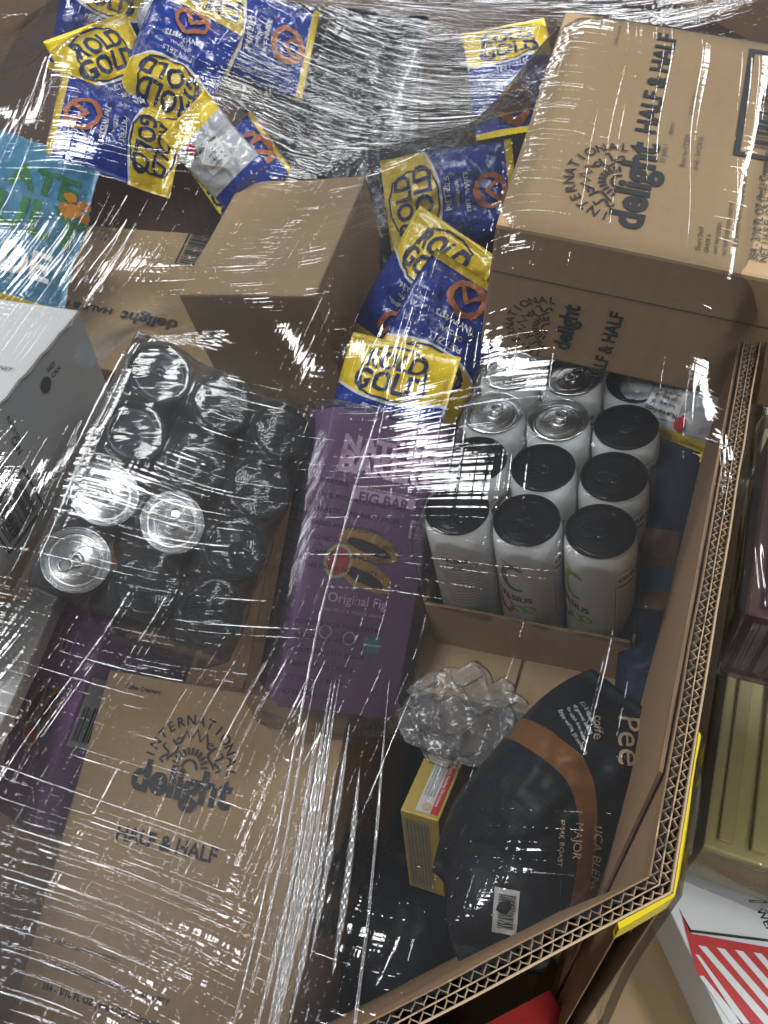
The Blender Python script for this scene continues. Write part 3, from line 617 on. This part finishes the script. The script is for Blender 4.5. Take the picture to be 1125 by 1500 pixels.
def foil(n, build, rough=.26, coat=.35, bd=.0038):
    m, nt, p = newmat(n); u, v, uv = uvn(nt); nt.links.new(build(nt, u, v, uv), p.inputs['Base Color'])
    p.inputs['Roughness'].default_value = rough; p.inputs['Specular IOR Level'].default_value = .5 if coat else .22; p.inputs['Coat Weight'].default_value = coat; p.inputs['Coat Roughness'].default_value = .15
    h = mth(nt, 'ADD', noi(nt, 70, 3, ocoord(nt)), mth(nt, 'MULTIPLY', noi(nt, 25, 2, ocoord(nt)), 1.5)); nt.links.new(bump(nt, h, bd), p.inputs['Normal']); return m
BLUE = (.010, .045, .33); YEL = (.78, .56, .02)
def pretzel_front(nt, u, v, uv):
    cu = mth(nt, 'SUBTRACT', u, .5); edge = mth(nt, 'SUBTRACT', mth(nt, 'SUBTRACT', v, .575), mth(nt, 'MULTIPLY', mth(nt, 'MULTIPLY', cu, cu), .35))
    yel = mth(nt, 'GREATER_THAN', edge, 0.0); wl = mth(nt, 'LESS_THAN', mth(nt, 'ABSOLUTE', edge), .010); low = mth(nt, 'LESS_THAN', v, .055)
    c = mixc(nt, noi(nt, 12, 3, uv), BLUE, (.006, .03, .24)); c = mixc(nt, yel, c, YEL); c = mixc(nt, wl, c, (.7, .7, .68)); return mixc(nt, low, c, YEL)
def pretzel_back(nt, u, v, uv):
    c = mixc(nt, mth(nt, 'GREATER_THAN', v, .80), (.50, .52, .55), YEL); return mixc(nt, mth(nt, 'LESS_THAN', v, .25), c, BLUE)
PF = foil('pretzel_bag_front', pretzel_front, .2, .7, .004); PB = foil('pretzel_bag_back', pretzel_back, .18, .7, .004)
def center(s_, size, dy=0, bold=.0): q = text2d(s_, bold); return xf((q[0], q[1]), size, (-q[2] * size / 2, dy))
shield = stroke([(-.5, -.34), (-.56, .05), (-.42, .36), (-.15, .46), (.15, .46), (.42, .36), (.56, .05), (.5, -.34), (.2, -.44), (-.2, -.44)], .035, True)
ROLD = merge2d([center('ROLD', .40, .06, .03), center('GOLD', .46, -.32, .03), shield])
pret = merge2d([stroke([(.5 * math.cos(k * .42), .42 * math.sin(k * .42)) for k in range(15)], .16, True), stroke([(-.35, -.3), (0, .1), (.35, -.3)], .14)])
PRINTS = [('lettering', ROLD, NAVYINK, (.5, .775), 0, .074), ('lettering', merge2d([center('PRETZELS', .011), center('ORIGINAL', .0075, -.012), center('TINY TWISTS', .0095, -.026, .02)]), TEXTW, (.5, .50), 0, 1.0), ('pretzel_picture', pret, plain('pretzel_brown', (.40, .12, .04), .5), (.5, .20), 0, .045)]
BACKP = [('nutrition_panel', quad2(-.5, -.5, .5, .5), TEXTW, (.5, .55), 0, .04), ('lettering', merge2d([center('Nutrition Facts', .006, .012, .02)] + [center('Total Fat 0g   0%', .0045, .004 - .006 * k) for k in range(4)]), INK, (.5, .55), 0, 1.0), ('emblem', blob(.006, .006), RED, (.3, .72), 0, 1.0)]
BAGS = [  # u, v, depth, baseline direction, up weight, back?, width, height, label
    (148, 36, 1.14, 88, 30, .35, 0, .128, .178, 'blue and yellow pretzel bag at the very top of the pile'),
    (172, 136, 1.05, 88, -45, .35, 0, .128, .178, 'pretzel bag with rising yellow logo, leftmost in the pile'),
    (372, 58, 1.12, 22, -97, .35, 0, .128, .178, 'pretzel bag turned sideways, its yellow logo reading upward'),
    (262, 92, 1.05, -90, -38, .35, 0, .128, .178, 'pretzel bag with upside down logo in the middle of the pile'),
    (172, 200, 1.02, -22, 95, .35, 0, .120, .170, 'pretzel bag with yellow end pointing right above the upside down carton'),
    (322, 228, .985, 70, -72, .35, 1, .085, .135, 'pretzel bag lying face down showing its silver back'),
    (352, 250, 1.02, -60, -80, .35, 0, .10, .12, 'small crumpled pretzel bag wedged behind the plain carton'),
    (748, 116, 1.12, 97, -14, .35, 0, .128, .178, 'pretzel bag at the back, beside the upper right carton'),
    (660, 290, 1.00, -12, -99, .30, 0, .128, .178, 'pretzel bag standing on edge behind the stacked ones, yellow strip at left'),
    (618, 432, .93, 80, 52, .30, 0, .128, .178, 'pretzel bag with tilted logo band, under the plain blue end'),
    (648, 500, .885, -82, -50, .30, 0, .128, .178, 'blue pretzel bag with pale top edge above the yellow one'),
    (566, 612, .86, 95, 28, .30, 0, .135, .178, 'pretzel bag whose yellow top sticks out above the purple box'),
    (990, 585, .745, -88, -40, .30, 1, .12, .11, 'pretzel bag behind the white cans showing nutrition panel'),
]
for i, (u, v, dep, dx, dy, upw, bk_, w_, h_, lb) in enumerate(BAGS):
    M = frame(u, v, dep, dx, dy, upw) @ Matrix.Rotation(rn.uniform(-.42, .42), 4, 'X') @ Matrix.Rotation(rn.uniform(-.42, .42), 4, 'Y')
    make_bag('pretzel_bag', lb, 'snack bag', M, w_ * .86, h_ * .86, .05, [PB, PF] if bk_ else [PF, PB], 3.7 * i + 1, [(p[0], p[1], p[2], p[3], p[4], p[5] * .86) for p in (BACKP if bk_ else PRINTS)], 'pretzel bags', crush=2.1)
# pale blue pouch at the left edge
def pale(nt, u, v, uv):
    c = mixc(nt, noi(nt, 5, 3, uv), (.06, .23, .40), (.10, .32, .47)); c = mixc(nt, mth(nt, 'LESS_THAN', v, .10), c, (.75, .52, .02)); return c
PALE = foil('pale_blue_pouch', pale, .32)
pp = [('lettering', T('ATE', .05, (0, 0), .03), GREEN, (.53, .70), 0, .9), ('lettering', T('ULY', .066, (0, 0), .03), GREEN, (.50, .46), 0, .9), ('lettering', T('RDE', .052, (0, 0), .03), TEXTW, (.48, .22), 0, .9),
      ('snack_picture', merge2d([blob(.012, .010, 14, .15, 1), blob(.007, .006, 12, .15, 2, (.012, .012)), blob(.007, .006, 12, .15, 3, (-.002, .016)), blob(.007, .006, 12, .15, 4, (.017, -.002))]), plain('orange_snack', (.65, .25, .02), .5), (.91, .66), 0, 1.0)]
make_bag('snack_pouch', 'pale blue snack pouch with green and white lettering at the left edge', 'snack bag', frame(-8, 322, 1.03, 97, 22, .30), .20, .215, .05, [PALE, PALE], 61, pp)
# dark pouches under the glare
def dk(nt, u, v, uv): return mixc(nt, noi(nt, 6, 3, uv), (.010, .012, .016), (.025, .027, .032))
DK = foil('black_pouch_film', dk, .25)
make_bag('black_pouch', 'black glossy pouch under the dense film glare at top centre', 'pouch', frame(485, 150, 1.16, 95, 10, .4), .24, .26, .05, [DK, DK], 71)
make_bag('black_pouch', 'dark pouch wedged between the plain carton and the stacked pretzel bags', 'pouch', frame(560, 330, 1.06, 95, 10, .4), .16, .24, .04, [DK, DK], 72)
def sv(nt, u, v, uv): return mixc(nt, noi(nt, 9, 3, uv), (.35, .37, .40), (.55, .57, .60))
SV = foil('silver_pouch_film', sv, .22)
make_bag('silver_pouch', 'small silver pouch between the pretzel bags at the top', 'pouch', frame(258, 28, 1.14, 60, -70, .35), .09, .13, .03, [SV, SV], 75)
# coffee bags
def coffee(nt, u, v, uv):
    c = mixc(nt, noi(nt, 8, 3, uv), (.010, .012, .016), (.017, .019, .025))
    br = nd(nt, 'ShaderNodeTexBrick'); br.inputs['Scale'].default_value = 26; br.inputs['Mortar Size'].default_value = .018; br.offset = .5; br.inputs['Brick Width'].default_value = .5; br.inputs['Row Height'].default_value = .5
    nt.links.new(uv, br.inputs['Vector']); pat = mth(nt, 'MULTIPLY', br.outputs['Fac'], mth(nt, 'GREATER_THAN', noi(nt, 7, 2, uv), .50))
    c = mixc(nt, mth(nt, 'MULTIPLY', pat, .5), c, (.06, .055, .05))
    du = mth(nt, 'MAXIMUM', mth(nt, 'SUBTRACT', u, .42), 0.0); arc = mth(nt, 'SUBTRACT', .61, mth(nt, 'MULTIPLY', mth(nt, 'MULTIPLY', du, du), .95))
    return mixc(nt, mth(nt, 'LESS_THAN', mth(nt, 'ABSOLUTE', mth(nt, 'SUBTRACT', v, arc)), .052), c, (.20, .088, .032))
def coffee_plain(nt, u, v, uv):
    c = mixc(nt, noi(nt, 8, 3, uv), (.010, .012, .016), (.017, .019, .025))
    br = nd(nt, 'ShaderNodeTexBrick'); br.inputs['Scale'].default_value = 26; br.inputs['Mortar Size'].default_value = .018; br.inputs['Brick Width'].default_value = .5; br.inputs['Row Height'].default_value = .5
    nt.links.new(uv, br.inputs['Vector']); return mixc(nt, mth(nt, 'MULTIPLY', mth(nt, 'MULTIPLY', br.outputs['Fac'], mth(nt, 'GREATER_THAN', noi(nt, 7, 2, uv), .52)), .5), c, (.06, .055, .05))
CF = foil('coffee_bag_film', coffee, .48, .0, .0016); CP = foil('coffee_bag_side', coffee_plain, .48, .0, .0016)
cpr = [('lettering', merge2d([T('Pee', .030, (0, 0), .0), T('coffe', .011, (.002, -.020))]), CREAMTXT, (.50, .89), -.95, 1.0),
       ('lettering', merge2d([T('Enjoy within 20 minutes', .0042, (0, -.012)), T('for each 6oz water', .0042, (0, -.006)), T('of ground coffee', .0042, (0, 0)), T('(1) 2 tablespoons', .0042, (0, .006))]), TEXTW, (.22, .80), -.42, 1.0),
       ('lettering', merge2d([T("MAJOR", .008, (0, 0)), T('UCA BLEND', .008, (0, .013)), T('DARK ROAST', .005, (0, -.010))]), CREAMTXT, (.70, .46), -.95, 1.0)]
make_bag('coffee_bag', 'black coffee bag with curved brown band leaning on the bin wall', 'coffee bag', frame(812, 1172, .65, 72, 66, .25, .0), .116, .20, .13, [CF, CP], 83, cpr, 'coffee bags', crush=1.9, block=2.6, rnd=.34)
cpr2 = [('barcode_label', quad2(-.009, -.0135, .009, .0135), plain('label_white', (.6, .6, .58), .5), (.52, .36), -.06, 1.0), ('barcode', xf(barcode(.020, .012, 21), 1, (-.006, .010), -math.pi / 2), INK, (.52, .36), -.06, 1.0), ('valve_tab', quad2(-.012, -.005, .012, .005), TEXTW, (.52, .87), -.45, 1.0), ('valve_tab', quad2(-.018, -.004, -.0125, .004), TAN, (.52, .87), -.45, 1.0)]
CB2 = make_bag('coffee_bag', 'black coffee bag with white barcode label in front of the banded one', 'coffee bag', frame(738, 1308, .595, 98, 14, .30), .078, .094, .05, [CP, CP], 91, cpr2, 'coffee bags', crush=1.2, block=3, rnd=.3)
make_bag('coffee_bag', 'dark navy coffee bag deep in the bin beside the lower left carton', 'coffee bag', frame(575, 1375, .84, 90, 40, .4), .13, .16, .07, [CP, CP], 97, (), 'coffee bags', crush=.6, block=4)
def navy(nt, u, v, uv):
    c = mixc(nt, noi(nt, 6, 3, uv), (.010, .015, .035), (.018, .025, .055)); pt = mth(nt, 'MULTIPLY', mth(nt, 'LESS_THAN', mth(nt, 'ABSOLUTE', mth(nt, 'SUBTRACT', v, .55)), .13), mth(nt, 'LESS_THAN', mth(nt, 'ABSOLUTE', mth(nt, 'SUBTRACT', u, .5)), .3))
    c = mixc(nt, pt, c, (.11, .06, .03)); tl = mth(nt, 'MULTIPLY', mth(nt, 'LESS_THAN', mth(nt, 'ABSOLUTE', mth(nt, 'SUBTRACT', v, .52)), .04), mth(nt, 'LESS_THAN', mth(nt, 'ABSOLUTE', mth(nt, 'SUBTRACT', u, .5)), .26)); return mixc(nt, tl, c, (.03, .08, .11))
NV = foil('navy_pouch_film', navy, .48, .0, .0016)
make_bag('navy_pouch', 'tall narrow navy pouch with tan panel between the cans and bin wall', 'pouch', frame(962, 860, .72, 97, 16, .2), .05, .27, .03, [NV, NV], 103, crush=.6)
make_bag('navy_pouch', 'dark navy pouch lying deep below the can tray and coffee bags', 'pouch', frame(705, 1185, .93, 97, 16, .4), .20, .24, .05, [NV, NV], 107, crush=.6)
# crumpled clear air cushion
bm = bmesh.new(); bmesh.ops.create_icosphere(bm, subdivisions=5, radius=1)
for v in bm.verts:
    p = v.co.copy(); k = 1 + .28 * noise.noise(p * 1.6) + .14 * (abs(noise.noise(p * 4.0)) - .2); v.co = Vector((p.x * .050 + .016 * noise.noise(p * 2.2), p.y * .036 + .016 * noise.noise(p * 2.4 + Vector((5, 0, 0))), p.z * .005 + .008 * noise.noise(p * 3.0 + Vector((0, 7, 0))))) * k
AIR = from_bm('clear_packing_bag', bm, film_mat('crinkled_clear_film', [(.4, 60, 90, .0022, None, .4)], rough=.16, haze=.09, boost=1.0), None, frame(684, 1055, .72, 95, 30, .4), True)
tag(AIR, 'crumpled clear plastic packing bag above the gold carton', 'plastic bag')

# ================================================================== things on the floor beside the bin
def flat_print(face, name, pts, mat, lift=.0008):
    q = [face.find(*p) for p in pts]; face.put(name, (q, [tuple(range(len(q)))]), mat, lift)
PBX = carton('mailing_box', 'white mailing box with red slanted stripes outside the bin corner', Matrix.Translation((0, 0, 0)), .34, .5, .2, WHITE, 'box', bev=.002)
zt = -.52; o1 = level(975, 1320, zt); o2 = level(1060, 1500, zt); e = (o2 - o1); e.z = 0; e.normalize(); y_ = Vector((-e.y, e.x, 0))
PBX.matrix_world = mat4(((e.x, y_.x, 0), (e.y, y_.y, 0), (0, 0, 1)), o1 - e * .14); bpy.context.view_layer.update()
t = Face(PBX, (0, 0, 0), (1, 0, 0), (0, 1, 0))
flat_print(t, 'black_rule', [(992, 1327), (1012, 1362), (1125, 1376), (1125, 1380), (1011, 1366)], INK); flat_print(t, 'red_panel', [(997, 1335), (1013, 1368), (1125, 1388), (1180, 1395), (1180, 1560), (1085, 1510), (1020, 1425)], RED)
for k in range(6):
    x = 1022 + k * 27; flat_print(t, 'white_stripe', [(x, 1385 + k * 3.5), (x + 12, 1387 + k * 3.5), (x + 112, 1500 + k * 3), (x + 98, 1502 + k * 3)], WHITE, .0014)
for k in range(2): flat_print(t, 'white_stripe', [(1018 + 6 * k, 1398 + 32 * k), (1024 + 6 * k, 1400 + 30 * k), (1098 - 10 * k, 1500), (1085 - 14 * k, 1500)], WHITE, .0014)
flat_print(t, 'black_rule', [(1096, 1318), (1150, 1322), (1150, 1326), (1096, 1322)], INK)
for s_, p0, p1 in (('WEIGHT', (1107, 1332), (1140, 1398)), ('CUSTOMS', (1119, 1330), (1150, 1388))): t.line(s_, p0, p1, INK, .02)
KB = carton('floor_carton', 'plain kraft carton on the floor below the bin corner', Matrix.Translation((0, 0, 0)), .5, .34, .3, KRAFT, seed=40)
zt = -.60; c = level(935, 1425, zt); KB.matrix_world = Matrix.Translation(c) @ Matrix.Rotation(math.radians(24), 4, 'Z') @ Matrix.Translation((-.075, -.28, 0))
RBX = carton('mailing_box', 'red edged white box under the lower rim of the bin', Matrix.Translation((0, 0, 0)), .3, .3, .2, WHITE, 'box')
c = level(806, 1448, -.45); RBX.matrix_world = Matrix.Translation(c) @ Matrix.Rotation(math.radians(24), 4, 'Z') @ Matrix.Translation((-.3, -.3, 0)); bpy.context.view_layer.update()
t = Face(RBX, (0, 0, 0), (1, 0, 0), (0, 1, 0)); t.put('red_panel', quad2(.0, .262, .299, .299), RED, .0014)
# neighbouring wrapped load to the right
WRAP = film_mat('neighbour_film', [(1.57, 2, 90, .003, None, .35), (1.6, 2.5, 260, .0006, None, .0)], rough=.08, haze=.025)
for k, (zz, colr, nm, lb) in enumerate(((-.76, (.52, .44, .17), 'olive yellow', 'olive yellow crate under film at the right edge'), (-.44, (.07, .008, .006), 'dark red', 'dark red crate on top of the olive crate at right'))):
    M = Matrix.Translation(level(1030 + 60 * k, 1240 - 340 * k, zz + .32)) @ Matrix.Rotation(A0 - math.pi / 2, 4, 'Z'); o = carton('plastic_crate', lb, M, .5, 1.0 - .8 * k, .32 - .24 * k, plain(nm + '_plastic', colr, .45), 'crate', seed=50 + k)
    for j in range(6): from_bm('rib', boxbm(.012 + j * .03, .026 + j * .03, .01, (.98 if k == 0 else .18), .0005, .006 + .003 * (j % 2), .001, 1), plain(nm + '_plastic', colr), o)
    from_bm('film_wrap', boxbm(-.012, .512, -.012, 1.012 - .8 * k, -.3 + .23 * k, .014, .01, 2, cuts=4, wob=.008, seed=k), WRAP, o, smooth=True)

# ================================================================== the stretch film over everything
bpy.context.view_layer.update()
dg = bpy.context.evaluated_depsgraph_get()
STEP = .006; X0, X1, Y0, Y1 = -1.0, .62, -.02, 1.75
nx, ny = int((X1 - X0) / STEP), int((Y1 - Y0) / STEP)
def inside(px_, py_, o=0.0):
    pl = IN
    for i in range(8):
        a, b = pl[i], pl[(i + 1) % 8]
        if (b.x - a.x) * (py_ - a.y) - (b.y - a.y) * (px_ - a.x) < 0: return False
    return True
IN = offset_poly(.0085)
obst = np.full((ny + 1, nx + 1), -.30); msk = np.zeros((ny + 1, nx + 1), bool)
for j in range(ny + 1):
    for i in range(nx + 1):
        x, y = X0 + i * STEP, Y0 + j * STEP
        if inside(x, y):
            msk[j, i] = True
            if i % 2 == 0 and j % 2 == 0:
                hit, loc, *_ = S.ray_cast(dg, Vector((x, y, .5)), Vector((0, 0, -1)))
                if hit: obst[j, i] = max(-.30, loc.z + .005)
for it in range(2): obst = np.maximum.reduce([obst, np.roll(obst, 1, 0), np.roll(obst, -1, 0), np.roll(obst, 1, 1), np.roll(obst, -1, 1)])
z = np.where(msk, np.maximum(obst, -.02), .0015)
def nb(z): return (np.roll(z, 1, 0) + np.roll(z, -1, 0) + np.roll(z, 1, 1) + np.roll(z, -1, 1)) / 4
for it in range(2600): z = np.where(msk, np.maximum(obst, nb(z) - 3.0e-5), .0015)
for it in range(12): z = np.where(msk, nb(z), .0015)
vid = -np.ones_like(z, int); vs = []; px = []
for j in range(ny + 1):
    for i in range(nx + 1):
        if msk[j, i]:
            vid[j, i] = len(vs); P = Vector((X0 + i * STEP, Y0 + j * STEP, float(z[j, i]))); vs.append(P)
            q = RW.transposed() @ (P - C0); px.append((562.5 + F * q.x / max(q.z, .05), 750 + F * q.y / max(q.z, .05)))
fs = [(vid[j, i], vid[j, i + 1], vid[j + 1, i + 1], vid[j + 1, i]) for j in range(ny) for i in range(nx) if msk[j, i] and msk[j, i + 1] and msk[j + 1, i] and msk[j + 1, i + 1]]
px = np.array(px)
def slack(blobs, base):
    a = np.full(len(px), base)
    for cx, cy, rx, ry, s_ in blobs: a = np.maximum(a, s_ * np.exp(-(((px[:, 0] - cx) / rx) ** 2 + ((px[:, 1] - cy) / ry) ** 2)))
    return a
# where the film is gathered into stretch wrinkles (across the load / along it)
ampA = slack([(540, 130, 260, 160, 1.35), (380, 370, 200, 80, .75), (650, 300, 150, 90, .7), (310, 560, 120, 60, .7), (230, 720, 140, 130, .55), (130, 1340, 280, 200, 1.9), (340, 1330, 130, 120, .9), (60, 90, 160, 140, .6), (230, 970, 190, 60, .6), (1000, 250, 200, 160, .10)], .04)
ampB = slack([(628, 460, 65, 100, .7), (425, 1290, 60, 240, 1.6), (110, 400, 110, 150, .5), (860, 220, 120, 180, .25), (700, 420, 90, 120, .6), (250, 130, 150, 150, .3), (470, 960, 60, 150, .35), (1000, 700, 40, 300, .35), (760, 1330, 160, 120, .22)], .085)
da = level(700, 400, 0) - level(300, 350, 0); db = level(650, 450, 0) - level(560, 700, 0)
angA = math.atan2(da.y, da.x); angB = math.atan2(db.y, db.x)
FILM = film_mat('stretch_film', [(angA, 2.6, 330, .0016, 'slack_across', .66), (angB, 2.2, 300, .0016, 'slack_along', .66), (angB, 2.0, 45, .0070, 'slack_along', .66), (angA + .03, 2.5, 300, .00012, None, .0), (angB - .02, 2.5, 260, .00006, None, .0), (angA, 2.2, 120, .0014, 'slack_across', .30), (angB, 2.2, 110, .0013, 'slack_along', .30)], rough=.04, haze=.006)
ST = empty('stretch_film', Matrix.Translation((-.2, .6, 0))); tag(ST, 'clear wrinkled stretch film covering the filled bin', 'plastic film')
o = from_data('top_sheet', [v - Vector((-.2, .6, 0)) for v in vs], [tuple(int(k) for k in f_) for f_ in fs], FILM, ST, None, True)
for an, arr in (('slack_across', ampA), ('slack_along', ampB)):
    at_ = o.data.attributes.new(an, 'FLOAT', 'POINT'); at_.data.foreach_set('value', arr.astype(np.float32))
# skirt of film hanging outside the rim
SK = film_mat('film_skirt', [(0.0, 120, 5, .003, None, .5)], haze=.03)
vs, fs = [], []; pth = []
n = 60
o0 = offset_poly(.0125)
for k in range(n * 2 + 1): pth.append((o0[0] + (o0[1] - o0[0]) * (k / n / 2), nR))
NZ = 14
for i, (p, nn) in enumerate(pth):
    for j in range(NZ + 1):
        s_ = j / NZ; flare = .003 + .022 * s_ * s_ * (1 + .5 * noise.noise(Vector((i * .15, 0, 1)))) + .006 * s_ * noise.noise(Vector((i * .9, j * .2, 2)))
        c = p + nn * flare; vs.append(Vector((c.x, c.y, .003 - s_ * .5)) - Vector((-.2, .6, 0)))
for i in range(len(pth) - 1):
    for j in range(NZ): k = i * (NZ + 1) + j; fs.append((k, k + 1, k + NZ + 2, k + NZ + 1))
from_data('skirt', vs, fs, SK, ST, None, True)

# long gathered folds of the film running down the middle of the load
FOLD = film_mat('gathered_film', [(0.0, 30, 120, .0004, None, .0)], rough=.14, haze=.06, boost=1.1)
def film_z(x, y):
    i = int((x - X0) / STEP); j = int((y - Y0) / STEP); return float(z[min(max(j, 0), ny), min(max(i, 0), nx)])
PATH = [(628, 430), (590, 560), (548, 720), (505, 900), (476, 1060), (450, 1220), (425, 1350), (392, 1500), (380, 1560)]
rn = random.Random(12)
for k in range(13):
    off = rn.gauss(0, 42); drift = rn.uniform(-.5, 1.1); rad = rn.uniform(.0003, .0009); a0 = rn.choice((.05, .12, .40, .45, .5, .55, .6)); a1 = rn.uniform(.75, 1.0); N = 70; vs, fs = [], []; pts = []
    for q in range(N + 1):
        tt_ = (a0 + (a1 - a0) * q / N) * (len(PATH) - 1.001); i = int(tt_); fq = tt_ - i
        u = PATH[i][0] * (1 - fq) + PATH[i + 1][0] * fq + off * (.35 + drift * tt_ / 8) + 3.5 * noise.noise(Vector((tt_ * .5, k * 3.1, 0))); v = PATH[i][1] * (1 - fq) + PATH[i + 1][1] * fq
        g0 = level(u, v, -.03); P = level(u, v, film_z(g0.x, g0.y)); P = level(u, v, film_z(P.x, P.y) + .0022); pts.append(P)
    for q, P in enumerate(pts):
        tg = (pts[min(q + 1, N)] - pts[max(q - 1, 0)]).normalized(); sd_ = tg.cross(Vector((0, 0, 1))).normalized(); up_ = sd_.cross(tg); r_ = rad * min(1, 4 * q / N, 4 * (N - q) / N) * (1 + .5 * noise.noise(Vector((q * .12, k, 4)))) + .0001; tw = 2.5 * noise.noise(Vector((q * .05, k, 9)))
        for c_ in range(8):
            a = 2 * math.pi * c_ / 8 + tw; vs.append(P + (sd_ * math.cos(a) * 1.9 + up_ * math.sin(a) * .8) * r_ - Vector((-.2, .6, 0)))
    for q in range(N):
        for c_ in range(8): fs.append((8 * q + c_, 8 * q + (c_ + 1) % 8, 8 * q + 8 + (c_ + 1) % 8, 8 * q + 8 + c_))
    from_data('fold', vs, fs, FOLD, ST, None, True)
